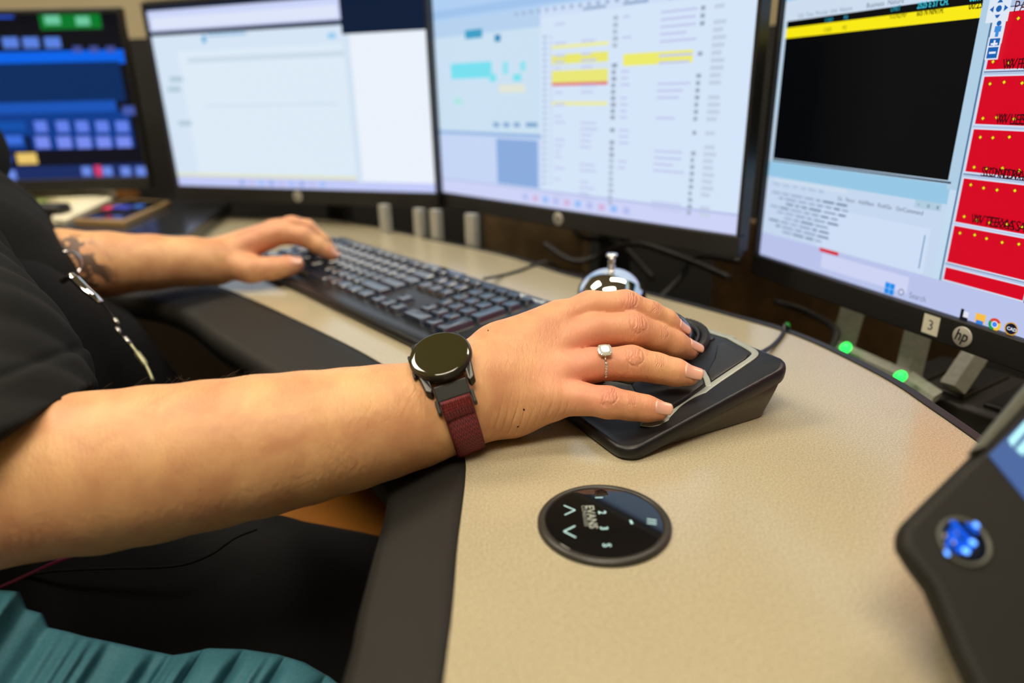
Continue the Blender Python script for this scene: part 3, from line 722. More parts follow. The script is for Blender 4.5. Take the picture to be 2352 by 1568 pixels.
# ------------------------------------------------------------------ round height control set into the desk
pk = on(1387, 1204, 0)
puck = empty('control_puck', pk, 0, 'round black glass control with glowing numbers set flush in the desk', 'control')
PR = .0348
V, F = lathe([(PR, 0.0001), (PR, .0016), (PR-.0012, .0030), (PR-.0030, .0034), (PR-.0042, .0026), (PR-.0042, .0006)], 96, cap=False); raw('bezel', V, F, mat('puck_bezel', (.028, .027, .02), .38), puck)
V, F = lathe([(PR-.004, .0006), (PR-.004, .0021), (PR-.0046, .0024)], 96); raw('glass', V, F, glass_black, puck, smooth=False)
icon = mat('icon_glow', (.3, .45, .45), .5, emis=(.22, .42, .42), estr=.8)
etch = mat('icon_etch', (.30, .32, .26), .35, metal=.2, emis=(.15, .2, .18), estr=.5)
e1, e2 = on(1352, 1160, .0025), on(1366, 1233, .0025); tx = nrm((e2-e1)[:2]); ty = np.array([-tx[1], tx[0]])
ZG = .00247
def ptxt(x, y, s, size, m, name, bold=False, sx=1.0):
    p = on(x, y, ZG)-pk; tv, tf = text_geo(s, size, bold=bold, sx=sx)
    raw(name, [(*(p[:2]+tx*a+ty*b), ZG) for a, b in tv], tf, m, puck, smooth=False, fix=False)
ptxt(1345, 1160, 'EVANS', .0062, etch, 'lettering', True, sx=1.12); ptxt(1335, 1160, 'CONSOLES', .0030, etch, 'lettering', sx=1.25)
for x, y, s in ((1367, 1139, '1'), (1374, 1173, '2'), (1378, 1209, '3'), (1384, 1248, 'S')): ptxt(x, y, s, .0058, icon, 'number', True)
def stroke(pts, w_, m, name):
    V, F = [], []
    for a, b in zip(pts, pts[1:]):
        a, b = on(*a, ZG)-pk, on(*b, ZG)-pk; d = nrm((b-a)[:2]); s_ = np.array([-d[1], d[0]])*w_/2; o = len(V)
        for q in (a[:2]-s_, b[:2]-s_, b[:2]+s_, a[:2]+s_): V.append((*q, ZG))
        F.append((o, o+1, o+2, o+3))
    return raw(name, V, F, m, puck, smooth=False, fix=False)
stroke([(1295, 1160), (1321, 1171), (1297, 1182)], .0008, icon, 'arrow_symbol'); stroke([(1321, 1207), (1295, 1220), (1323, 1234)], .0009, icon, 'arrow_symbol')
stroke([(1448, 1194), (1452, 1203)], .0012, icon, 'minus_symbol')
for yy in (1193, 1198, 1203): stroke([(1486, yy-2), (1508, yy+1)], .0007, icon, 'list_symbol')

# ------------------------------------------------------------------ desk radio at the lower right
P0, P1, P2 = at(2046, 1212, .262), at(2400, 842, .300), at(2262, 1640, .226)
ex, ey = nrm(P1-P0), P2-P0; ez = nrm(np.cross(ex, ey)); 
if np.dot(ez, CAM-P0) < 0: ez = -ez
ey = nrm(np.cross(ez, ex)); 
if np.dot(ey, P2-P0) < 0: ey = -ey
LX = np.linalg.norm(P1-P0); q2 = P2-P0; x2, y2 = np.dot(q2, ex), np.dot(q2, ey)
RM = Matrix(((ex[0], ey[0], ez[0], P0[0]), (ex[1], ey[1], ez[1], P0[1]), (ex[2], ey[2], ez[2], P0[2]), (0, 0, 0, 1)))
rad = empty('desk_radio', (0, 0, 0), 0, 'dark grey radio console with glowing blue emblem and small screen at lower right', 'radio')
rad.matrix_world = RM
rad_m = mat('radio_housing', (.0125, .012, .009), .6, spec=.25, noise=.15, nscale=900, bump=.4, bscale=1500)
rad_e = mat('radio_edge', (.085, .09, .068), .45, noise=.1, nscale=900)
def rl(x, y):
    """photo position -> coordinates on the radio's face"""
    r = ray(x, y); t = np.dot(P0-CAM, ez)/np.dot(r, ez); q = CAM+r*t-P0; return np.array([np.dot(q, ex), np.dot(q, ey)])
shear = x2/y2
outl = [rl(2070, 1206), rl(2244, 1034), rl(2390, 850), rl(2560, 900), rl(2560, 1640), rl(2262, 1640), rl(2240, 1570), rl(2206, 1500), rl(2140, 1345), rl(2100, 1292), rl(2074, 1250)]
bm = bmesh.new(); prism(bm, outl, -.011, 0.0); obj('housing', bm, rad_m, rad, bevel=.0045, seg=4)
bm = bmesh.new(); prism(bm, [rl(2226, 1040), rl(2262, 1030), rl(2400, 880), rl(2372, 862)], -.004, .0016); obj('screen_frame', bm, rad_e, rad, bevel=.001)
sc_ = [rl(2270, 1045), rl(2420, 900), rl(2540, 1100), rl(2420, 1225)]
bm = bmesh.new(); prism(bm, sc_, -.002, .0009)
disp = mat('radio_display', (.02, .03, .05), .2, emis=(.055, .12, .34), estr=.9); disp2 = mat('radio_display_text', (.1, .2, .2), .3, emis=(.45, .9, 1.0), estr=.9)
obj('display', bm, disp, rad)
bm = bmesh.new()
for (a, b, c, d) in (((2313, 1012), (2352, 968), (2360, 984), (2322, 1028)), ((2330, 1034), (2372, 990), (2384, 1006), (2346, 1048))): prism(bm, [rl(*a), rl(*b), rl(*c), rl(*d)], .0009, .0012)
obj('display_text', bm, disp2, rad)
ec = rl(2213, 1244); er = .5*np.linalg.norm(rl(2160, 1250)-rl(2272, 1238))
V, F = lathe([(er, 0), (er, .0010), (er-.0008, .0014), (er-.0014, .0006)], 48, cap=False); o = raw('emblem_ring', V, F, rad_e, rad); o.location = (ec[0], ec[1], 0)
V, F = lathe([(er-.001, -.001), (er-.001, .0005)], 48); o = raw('emblem', V, F, mat('emblem_dark', (.004, .008, .03), .15), rad); o.location = (ec[0], ec[1], 0)
blue = mat('emblem_glow', (.0, .05, .4), .3, emis=(.0, .07, .55), estr=1.0); hot = mat('emblem_light', (.1, .3, .9), .3, emis=(.10, .32, 1.0), estr=2.2)
def blob(a, b, w_):
    a, b = rl(*a)-ec, rl(*b)-ec; d = nrm(b-a); s_ = np.array([-d[1], d[0]])
    P = []
    for i in range(9): t_ = PI*i/8-PI/2; P.append(b+w_*(d*math.cos(t_)+s_*math.sin(t_)))
    for i in range(9): t_ = PI*i/8+PI/2; P.append(a+w_*(d*math.cos(t_)+s_*math.sin(t_)))
    return P
bm = bmesh.new()
for a, b, w_ in (((2186, 1200), (2222, 1240), .0011), ((2222, 1240), (2206, 1222), .0009), ((2184, 1222), (2210, 1262), .0012), ((2184, 1222), (2174, 1260), .0008), ((2222, 1205), (2240, 1222), .0008), ((2200, 1262), (2225, 1252), .0016)): prism(bm, blob(a, b, w_), .0005, .0009)
o = obj('emblem_letter', bm, blue, rad); o.location = (ec[0], ec[1], 0)
cpr = (rl(2350, 1350)); wp = P0+ex*cpr[0]+ey*cpr[1]
bm = bmesh.new(); prism(bm, [rl(2300, 1190), rl(2420, 1090), rl(2540, 1400), rl(2430, 1460)], -.045, -.0105)
obj('back_shell', bm, black_plastic, rad, bevel=.003)
fc = (P0+P2+at(2540, 1100, .262))/3-ez*.048; fc = fc+RIGHT*.060
bm = bmesh.new(); box(bm, (fc[0], fc[1], fc[2]/2), (.045, .04, fc[2])); bmesh.ops.transform(bm, matrix=RM.inverted(), verts=bm.verts); obj('foot', bm, black_plastic, rad, bevel=.003)

bm = bmesh.new()
for a, b, w_ in (((2237, 1206), (2240, 1209), .0009), ((2229, 1246), (2233, 1249), .0009), ((2213, 1266), (2217, 1268), .0010), ((2171, 1270), (2173, 1274), .0007)): prism(bm, blob(a, b, w_), .0009, .0013)
o = obj('emblem_light', bm, hot, rad); o.location = (ec[0], ec[1], 0)
# ------------------------------------------------------------------ things at the far left of the desk
def slab(name, pix, z0, z1, m, label, cat, group=None, bevel=.002, parent=None):
    P = [on(x, y, z1)[:2] for x, y in pix]; c = sum(P)/len(P)
    t = None
    bm = bmesh.new(); prism(bm, [p-c for p in P], 0, z1-z0); o = obj(name, bm, m, parent, bevel=bevel); o.location = (c[0], c[1], z0)
    if label: tag(o, label, cat, group)
    return o
tray_m = mat('tray_dark_blue_black', (.016, .018, .022), .22, spec=.7)
slab('document_tray', [(60, 545), (425, 541), (532, 460), (250, 452)], 0.0004, .022, tray_m, 'flat black tray or folder lying left of the far hand', 'tray')
ph = empty('mobile_phone', (0, 0, 0), 0, 'mobile phone with gold rim lying on the black tray', 'phone')
q_ = [(168, 503), (286, 508), (392, 462), (292, 455)]
slab('phone_case', q_, .0222, .031, mat('gold_rim', (.62, .42, .18), .35, metal=.6), None, None, parent=ph, bevel=.0015)
c_ = np.mean([on(x, y, .0311) for x, y in q_], axis=0)
slab('phone_screen', [(182, 500), (284, 502), (378, 463), (294, 458)], .0311, .0318, glass_black, None, None, parent=ph, bevel=.0002)
for a_, col in (([(232, 480), (250, 481), (262, 474), (246, 473)], (.5, .03, .08)), ([(255, 478), (292, 480), (304, 472), (270, 470)], (.03, .04, .28)), ([(300, 476), (322, 477), (336, 470), (316, 469)], (.02, .08, .30))):
    m_ = mat('phone_icon', col, .3, emis=col, estr=.9); slab('phone_picture', a_, .0318, .0321, m_, None, None, parent=ph, bevel=0)
for i, (pix, z0, z1, lb) in enumerate((([(20, 470), (170, 482), (265, 440), (60, 428)], .0, .020, 'lowest cream paper stack at the far left edge of the desk'),
                                   ([(45, 450), (215, 458), (262, 432), (80, 422)], .0202, .032, 'cream notepad on top of the paper stack below the dark monitor'),
                                   ([(52, 436), (165, 440), (178, 414), (60, 412)], .0322, .040, 'small white pad topmost on the cream notepad')
                                   )):
    slab('notepad' if i else 'paper_stack', pix, z0, z1, paper, lb, 'paper', bevel=.0008)
slab('envelope', [(118, 500), (148, 505), (258, 455), (240, 448), (130, 475)], .0222, .030, paper, 'cream envelope leaning beside the mobile phone on the tray', 'envelope', bevel=.001)
bc = on(272, 462, 0)
bx = empty('small_box', bc, R(12), 'small orange brown cardboard box behind the mobile phone', 'box')
bm = bmesh.new(); box(bm, (0, .04, .024), (.055, .05, .048)); obj('carton', bm, mat('orange_card', (.45, .20, .05), .7), bx, bevel=.001)
bm = bmesh.new(); box(bm, (0, .04, .0485), (.057, .052, .003)); obj('lid', bm, mat('orange_card_lid', (.40, .22, .08), .7), bx, bevel=.0008)
bm = bmesh.new(); box(bm, (0, 0, .006), (.022, .03, .012)); o = obj('eraser', bm, mat('blue_rubber', (.01, .09, .42), .5), bevel=.002)
o.location = on(207, 424, .0325); tag(o, 'small blue block on the papers below the dark monitor', 'eraser')
bm = bmesh.new(); box(bm, (0, 0, .012), (.06, .04, .024)); o = obj('stapler', bm, black_plastic, bevel=.008, seg=4)
o.location = on(118, 500, .0222); tag(o, 'dark rounded stapler at the left end of the tray beside the envelope', 'stapler')
bm = bmesh.new(); box(bm, (0, 0, .005), (.05, .03, .010)); o = obj('sticky_notes', bm, mat('sticky_green', (.38, .5, .18), .7), bevel=.0006)
o.location = on(86, 466, .0202); tag(o, 'small green sticky note block on the cream papers', 'sticky notes')

# ------------------------------------------------------------------ behind the desk: rail, posts, brown panel, cables
back_wood = mat('dull_brown_board', (.24, .155, .07), .7, noise=.5, nscale=18)
def wall_piece(name, p, q, z0, z1, th, m, label, cat):
    p, q = np.array(p, float), np.array(q, float); d = q-p; L_ = np.linalg.norm(d); a = math.atan2(d[1], d[0])
    bm = bmesh.new(); box(bm, (L_/2, th/2, (z1-z0)/2), (L_, th, z1-z0)); o = obj(name, bm, m); o.location = (p[0], p[1], z0); o.rotation_euler = (0, 0, a)
    return tag(o, label, cat)
wall_piece('back_board', (-.05, 1.34), (.13, 1.19), -.35, .03, .02, back_wood, 'dull brown board behind the desk under the pale blue table monitor', 'board')
wall_piece('back_board', (.30, .98), (.52, .70), -.35, .035, .02, back_wood, 'dull brown board behind the desk under the right-hand monitor', 'board')
dark_back = mat('dark_slatwall', (.010, .010, .009), .7)
wall_piece('slat_wall', (-1.7, 1.74), (-.02, 1.62), -.7, .34, .03, dark_back, 'dark slatted equipment wall behind the left monitors', 'panel')
wall_piece('slat_wall', (0.0, 1.60), (.82, .80), -.7, .30, .03, dark_back, 'dark slatted equipment wall behind the right-hand monitors', 'panel')
post_g = 'pale metal posts behind the desk edge'
def post(x, y, t, wpx, ztop, label):
    p = on(x, y, 0.0); p = at(x, y, t); w_ = wpx*t/FOC
    r = empty('support_post', (p[0], p[1], -.12), R(-42), label, 'post', post_g)
    bm = bmesh.new(); box(bm, (0, 0, (ztop+.12)/2), (w_, .012, ztop+.12)); obj('upright', bm, post_grey, r, bevel=.001)
    bm = bmesh.new(); box(bm, (0, 0, .003), (w_*1.5, .05, .006)); obj('foot', bm, post_grey, r, bevel=.001)
post(885, 500, 1.10, 25, .046, 'pale metal post below the left white monitor, leftmost of the four behind the keyboard')
post(965, 520, 1.07, 25, .044, 'pale metal post just left of the gap between the two white monitors')
post(1003, 520, 1.05, 26, .045, 'pale metal post directly under the gap between the two white monitors')
post(1085, 530, 1.00, 30, .046, 'pale metal post below the pale blue table monitor, rightmost of the four behind the keyboard')
# bracket frame on the right
rail = empty('equipment_bracket', (0, 0, 0), 0, 'grey metal bracket frame behind the desk edge under the parcel map monitor', 'bracket')
def bar(name, a, b, w_, th, m=post_grey):
    a, b = np.asarray(a), np.asarray(b); V, F = tube([a, b], w_/2, 4, flat=th/w_, upv=nrm(CAM-(a+b)/2)); return raw(name, V, F, m, rail, smooth=False)
b1 = at(1930, 792, .72); b2 = at(2082, 868, .66)
bar('upright', b1+np.array([0, 0, -.02]), at(1962, 700, .73), .024, .008); bar('upright', b2+np.array([0, 0, -.02]), at(2112, 750, .675), .024, .008); bar('upright', at(2188, 890, .62), at(2246, 805, .635), .022, .008)
bar('cross_bar', at(1930, 800, .72), b2, .015, .006); bar('cross_bar', b2, at(2150, 915, .62), .017, .006)
for (x, y, t, lb) in ((1944, 797, .700, 'glowing green indicator light at the desk edge, left of the pair'), (2070, 863, .640, 'glowing green indicator light at the desk edge, right of the pair')):
    p = at(x, y, t); V, F = lathe([(.0052, -.004), (.0052, 0), (.0045, .0028), (.0028, .0046), (.0008, .0053)], 20); o = raw('indicator_light', V, F, led_green)
    o.location = p; o.rotation_euler = (R(40), 0, R(20)); tag(o, lb, 'light', 'green indicator lights')
p = at(1808, 745, .75); V, F = lathe([(.003, -.002), (.003, 0), (.001, .002)], 12); o = raw('indicator_light', V, F, mat('led_dim', (.02, .2, .03), .4, emis=(.02, .3, .04), estr=.5)); o.location = p; tag(o, 'dim green light beside the trackball cable behind the desk edge', 'light')
# black unit at the right
c_ = at(2300, 905, .60)
un = empty('docking_unit', (0, 0, 0), 0, 'black boxy unit with ridged top behind the desk edge at far right', 'box')
ang_ = R(-58); un.location = c_+np.array([.035, .02, -.05]); un.rotation_euler = (0, 0, ang_)
bm = bmesh.new(); box(bm, (0, 0, 0), (.20, .11, .07)); obj('body', bm, mat('unit_dark', (.022, .021, .017), .5), un, bevel=.006, seg=3)
bm = bmesh.new(); 
for i in range(5): box(bm, (-.08+i*.04, 0, .036), (.024, .09, .006))
obj('ridge', bm, black_plastic, un, bevel=.002)
cb = mat('cable_black', (.012, .012, .012), .5)
rnd = random.Random(4)
for i, (pts, lb) in enumerate(((((1250, 560, .95), (1330, 600, .93), (1450, 560, .90), (1560, 590, .88), (1680, 640, .84)), 'black cable sagging behind the call bell'),
                               (((1480, 720, .86), (1560, 640, .88), (1600, 590, .88), (1700, 600, .84)), 'black cable rising behind the trackball'),
                               (((1300, 470, 1.1), (1330, 540, 1.02), (1420, 560, .98), (1500, 640, .92)), 'black cable hanging below the pale blue table monitor'),
                               (((1780, 690, .78), (1860, 720, .76), (1920, 760, .72), (1900, 820, .70)), 'black cable hanging beside the grey bracket'))):
    o = cable('hanging_cable', [at(*p_) for p_ in pts], .004, cb); tag(o, lb, 'cable')
# ------------------------------------------------------------------ smooth blended volumes -> one continuous surface
F4 = np.float32
def smin(a, b, k):
    h = np.maximum(k-np.abs(a-b), 0)/k
    return np.minimum(a, b)-h*h*h*k*(1/6)
class Cone:
    """tapered capsule; fl squashes it along unit vector nv"""
    def __init__(s, a, b, r1, r2, k=.01, nv=None, fl=1.0):
        s.a, s.b = np.asarray(a, F4), np.asarray(b, F4); s.r1, s.r2, s.k = r1, r2, k; s.c = (s.a+s.b)/2; s.rad = np.linalg.norm(s.b-s.a)/2+max(r1, r2)
        s.nv = None if nv is None else nrm(nv).astype(F4); s.fl = fl
    def __call__(s, P):
        ba = s.b-s.a; pa = P-s.a; L2 = float(ba@ba)+1e-12; h = np.clip((pa@ba)/L2, 0, 1)
        q = pa-h[:, None]*ba; r = s.r1+(s.r2-s.r1)*h
        if s.nv is None: return np.sqrt((q*q).sum(1))-r
        w_ = q@s.nv; q2 = (q*q).sum(1)+w_*w_*(1/s.fl**2-1); d = np.sqrt(q2)
        return (d-r)*(s.fl+(1-s.fl)*.5)
class Body:
    """core prims blended in order; branches (lists) blended into the core, then united tightly with each other"""
    def __init__(s, core, branches=(), kb=.0065, kt=.0008, carve=()):
        s.core, s.br, s.kb, s.kt = core, branches, kb, kt; s.carve = carve
    def prims(s): return s.core+[q for b in s.br for q in b]
    def near(s, c, rad):
        f = lambda L: [q for q in L if np.linalg.norm(q.c-c) < q.rad*1.05+rad+.03]
        return Body(f(s.core), [x for x in (f(b) for b in s.br) if x], s.kb, s.kt, s.carve)
    def __call__(s, P):
        P = np.asarray(P, F4); D = np.full(len(P), 1.0, F4)
        for q in s.core: D = smin(D, q(P), q.k)
        if not s.br: return s.cut(P, D)
        T = None
        for b in s.br:
            d = np.full(len(P), 1.0, F4)
            for q in b: d = smin(d, q(P), q.k)
            d = smin(D, d, s.kb); T = d if T is None else smin(T, d, s.kt)
        return s.cut(P, T)
    def cut(s, P, D):
        for f in s.carve: D = f(P, D)
        return D
def surface(body, vox, N=22):
    pr = body.prims(); lo = np.min([q.c-q.rad for q in pr], 0)-.01; hi = np.max([q.c+q.rad for q in pr], 0)+.01
    S = N*vox; nb = np.ceil((hi-lo)/S).astype(int)
    g = np.stack(np.meshgrid(*[np.arange(n_) for n_ in nb], indexing='ij'), -1).reshape(-1, 3)
    cen = lo+(g+.5)*S; half = S*math.sqrt(3)/2
    d = np.concatenate([body(cen[i:i+20000]) for i in range(0, len(cen), 20000)])
    g = g[np.abs(d) < half*1.35+.004]
    VK, VP, QK = [], [], []
    OFF = 1 << 20
    def key(ijk): return (ijk[..., 0].astype(np.int64)+8)*OFF*OFF+(ijk[..., 1].astype(np.int64)+8)*OFF+(ijk[..., 2].astype(np.int64)+8)
    r_ = np.arange(-1, N+1)
    G = np.stack(np.meshgrid(r_, r_, r_, indexing='ij'), -1).reshape(-1, 3)
    m_ = N+2
    for b in g:
        base = b*N; P = lo+(G+base)*vox; loc = body.near(lo+(base+N/2)*vox, half)
        if not loc.core and not loc.br: continue
        D = loc(P).reshape(m_, m_, m_)
        if D.min() > 0 or D.max() < 0: continue
        s_ = D < 0
        # cells
        c = [s_[i:m_-1+i, j:m_-1+j, k:m_-1+k] for i in (0, 1) for j in (0, 1) for k in (0, 1)]
        tot = sum(x.astype(np.int8) for x in c); cell = np.argwhere((tot > 0) & (tot < 8))
        if not len(cell): continue
        acc = np.zeros((len(cell), 3)); cnt = np.zeros(len(cell))
        for ax in range(3):
            for o1 in (0, 1):
                for o2 in (0, 1):
                    o = [0, 0, 0]; oth = [q for q in range(3) if q != ax]; o[oth[0]], o[oth[1]] = o1, o2
                    A = cell+o; B = A.copy(); B[:, ax] += 1
                    da, db = D[tuple(A.T)], D[tuple(B.T)]; msk = (da < 0) != (db < 0)
                    t = np.where(msk, da/np.where(msk, da-db, 1), 0); q = A.astype(float); q[:, ax] += t
                    acc[msk] += q[msk]; cnt[msk] += 1
        pos = acc/cnt[:, None]; VP.append(lo+(pos-1+base)*vox); VK.append(key(cell-1+base))
        # quads for edges whose start node is in [0,N)
        for ax in range(3):
            sl = [slice(1, m_-1)]*3; sl2 = list(sl); sl2[ax] = slice(2, m_)
            a, b2 = s_[tuple(sl)], s_[tuple(sl2)]; e = np.argwhere(a != b2)
            if not len(e): continue
            flip = a[tuple(e.T)]; n0 = e+base; oth = [(ax+1) % 3, (ax+2) % 3]
            ks = []
            for o1, o2 in ((-1, -1), (0, -1), (0, 0), (-1, 0)):
                q = n0.copy(); q[:, oth[0]] += o1; q[:, oth[1]] += o2; ks.append(key(q))
            Q = np.stack(ks, 1); Q[~flip] = Q[~flip][:, ::-1]; QK.append(Q)
    VK, VP, QK = np.concatenate(VK), np.concatenate(VP), np.concatenate(QK)
    uk, ix = np.unique(VK, return_index=True); V = VP[ix]
    ok = np.isin(QK, uk).all(1); Fq = np.searchsorted(uk, QK[ok])
    return V, Fq
def mesh_fast(name, V, Fq):
    me = bpy.data.meshes.new(name); me.vertices.add(len(V)); me.vertices.foreach_set('co', np.asarray(V, F4).ravel())
    me.loops.add(Fq.size); me.loops.foreach_set('vertex_index', Fq.astype(np.int32).ravel())
    me.polygons.add(len(Fq)); me.polygons.foreach_set('loop_start', (np.arange(len(Fq))*Fq.shape[1]).astype(np.int32)); me.update(calc_edges=True); me.validate()
    return me
def relax(V, Fq, it=2, lam=.5):
    E = np.concatenate([Fq[:, [i, (i+1) % 4]] for i in range(4)]); n = len(V)
    for _ in range(it):
        acc = np.zeros_like(V); cnt = np.zeros(n)
        for i in range(3): acc[:, i] = np.bincount(E[:, 0], V[E[:, 1], i], n)+np.bincount(E[:, 1], V[E[:, 0], i], n)
        cnt = np.bincount(E[:, 0], minlength=n)+np.bincount(E[:, 1], minlength=n)
        V = V*(1-lam)+lam*acc/np.maximum(cnt, 1)[:, None]
    return V

# ------------------------------------------------------------------ right (near) arm and hand
def pc(x, y, t): return at(x, y, t)
W_ = lambda px_, t: px_*t/FOC
CU = nrm(np.array([0, -.35, 1.0]))
VIEW = lambda p: nrm(CAM-p)
# forearm: measured silhouettes (centre x,y, half width px, depth)
fa = [(-150, 1080, 192, .380), (-40, 1092, 187, .380), (100, 1092, 186, .381), (230, 1082, 182, .383), (350, 1064, 177, .386), (480, 1043, 168, .391), (600, 1022, 160, .396), (700, 1004, 150, .402), (800, 985, 139, .410), (880, 968, 129, .418), (950, 954, 119, .427), (1010, 934, 112, .433), (1060, 908, 110, .437)]
core = []
fp = [(pc(x, y, t), W_(h, t)) for x, y, h, t in fa]
for (a, ra), (b, rb) in zip(fp, fp[1:]): core.append(Cone(a, b, ra, rb, .006))
wrist = fp[-1][0]
MCP = dict(i=pc(1288, 738, .474), m=pc(1290, 792, .463), r=pc(1278, 860, .449), p=pc(1262, 915, .439))
car = dict(i=pc(1105, 838, .452), m=pc(1105, 868, .447), r=pc(1105, 905, .441), p=pc(1108, 935, .437))
for k_, r1_, r2_ in (('i', .0175, .0135), ('m', .0195, .0140), ('r', .0195, .0140), ('p', .0175, .0140)):
    core.append(Cone(car[k_], MCP[k_], r1_, r2_, .016))
core.append(Cone(wrist, pc(1140, 880, .446), W_(106, .437), .0255, .012))
# fleshy outer edge of the palm resting on the desk
core.append(Cone(pc(1118, 925, .444), pc(1175, 922, .446), .0205, .0215, .014))
core.append(Cone(pc(1175, 922, .446), pc(1262, 912, .448), .0200, .0130, .014))
core.append(Cone(pc(1150, 803, .462), pc(1270, 790, .478), .0168, .0125, .014))
core.append(Cone(pc(1135, 806, .458), pc(1284, 743, .473), .0155, .0138, .012))
# knuckle humps
for k_, dx in (('i', 0), ('m', 0), ('r', 0), ('p', 0)): pass
def finger(pts, k=.006):
    out = []
    for (a, ra), (b, rb) in zip(pts, pts[1:]): out.append(Cone(a, b, ra, rb, k))
    return out
F_i = [(MCP['i'], .0128), (pc(1355, 706, .476), .0112), (pc(1436, 704, .478), .0112), (pc(1492, 722, .480), .0094), (pc(1528, 740, .484), .0090), (pc(1554, 757, .487), .0072)]
F_m = [(MCP['m'], .0132), (pc(1365, 760, .464), .0116), (pc(1452, 758, .468), .0118), (pc(1508, 775, .473), .0099), (pc(1550, 791, .477), .0092), (pc(1582, 803, .481), .0073)]
F_r = [(MCP['r'], .0126), (pc(1360, 838, .449), .0110), (pc(1450, 834, .451), .0114), (pc(1508, 845, .451), .0096), (pc(1552, 855, .450), .0088), (pc(1582, 862, .449), .0069)]
F_p = [(MCP['p'], .0125), (pc(1330, 915, .436), .0102), (pc(1398, 924, .431), .0098), (pc(1446, 932, .430), .0086), (pc(1484, 938, .430), .0080), (pc(1512, 942, .430), .0066)]
T_ = [(pc(1150, 830, .470), .018), (pc(1250, 830, .492), .0145), (pc(1340, 850, .500), .0115), (pc(1395, 868, .503), .009)]
br = [finger(F_i), finger(F_m), finger(F_r), finger(F_p), finger(T_, .01)]
# upper right arm up to the shoulder
elbow = fp[0][0]
ua = [(pc(-40, 1100, .382), .046), (pc(-60, 1010, .40), .050), (pc(-160, 860, .43), .052), (pc(-330, 560, .50), .058), (pc(-480, 200, .60), .062)]
for (a, ra), (b, rb) in zip(ua, ua[1:]): core.append(Cone(a, b, ra, rb, .02))
core.append(Cone(pc(-30, 1165, .378), pc(-60, 1180, .38), .030, .030, .02))
# left (far) arm and hand
LS = 1.0
lf = [(60, 620, 82, .76), (150, 612, 84, .765), (250, 606, 72, .775), (350, 602, 62, .785), (440, 600, 55, .795), (490, 602, 53, .80)]
lp = [(pc(x, y, t), W_(h, t)) for x, y, h, t in lf]
for (a, ra), (b, rb) in zip(lp, lp[1:]): core.append(Cone(a, b, ra, rb, .008))
lM = dict(i=pc(612, 545, .815), m=pc(630, 533, .835), r=pc(640, 530, .855), p=pc(640, 535, .873))
lC = dict(i=pc(505, 592, .805), m=pc(505, 585, .815), r=pc(505, 582, .825), p=pc(505, 585, .832))
for k_ in 'imrp': core.append(Cone(lC[k_], lM[k_], .0175, .0145, .016))
core.append(Cone(pc(495, 605, .803), pc(560, 606, .81), .021, .016, .014))
L_i = [(lM['i'], .0145), (pc(650, 536, .815), .0125), (pc(694, 542, .818), .0115), (pc(728, 563, .823), .0098), (pc(750, 576, .828), .0088), (pc(763, 585, .830), .0072)]
L_m = [(lM['m'], .0145), (pc(670, 519, .845), .0120), (pc(705, 525, .855), .0112), (pc(738, 552, .862), .0095), (pc(760, 574, .868), .0072)]
L_r = [(lM['r'], .0140), (pc(680, 520, .87), .0115), (pc(712, 530, .88), .0105), (pc(738, 555, .89), .0088), (pc(752, 572, .895), .007)]
L_p = [(lM['p'], .0130), (pc(672, 530, .89), .0105), (pc(698, 545, .90), .0095), (pc(716, 562, .905), .0085), (pc(726, 572, .908), .0065)]
L_t = [(pc(520, 605, .80), .018), (pc(575, 618, .80), .0155), (pc(625, 616, .805), .0122), (pc(660, 611, .81), .0112), (pc(680, 608, .812), .0092)]
br += [finger(L_i), finger(L_m), finger(L_r), finger(L_p), finger(L_t, .01)]
lu = [(pc(60, 620, .76), .045), (pc(-40, 560, .80), .05), (pc(-160, 360, .84), .055), (pc(-330, 120, .86), .06)]
for (a, ra), (b, rb) in zip(lu, lu[1:]): core.append(Cone(a, b, ra, rb, .02))
# trunk (under the clothes): chest, belly, thighs
chest = pc(-480, 330, .74)
core.append(Cone(lu[-1][0], chest, .062, .09, .03)); core.append(Cone(chest, ua[-1][0], .09, .065, .03))
SK_i, SK_m, SK_r, SK_p = F_i, F_m, F_r, F_p
skin_body = Body(core, br)
V, Fq = surface(skin_body, .00135)
V = relax(V, Fq, 1, .5)
skin_d = skin_body

# joints that carry creases: (centre, along finger, across, dorsal normal, size)
joints = []
def joint(Fg, i, size, side=1.0):
    j = Fg[i][0]; a = nrm(Fg[i+1][0]-Fg[i-1][0]); n_ = VIEW(j)*.62+np.array([0, 0, 1])*.45*side; n_ = nrm(n_-a*np.dot(n_, a)); b = np.cross(a, n_)
    joints.append((j+n_*Fg[i][1]*.9, a, b, n_, size))
for Fg, s1, s2 in ((F_i, 1.0, .7), (F_m, 1.05, .75), (F_r, 1.0, .75), (F_p, .9, .65)):
    joint(Fg, 2, s1); joint(Fg, 4 if False else 3, s2*.8)

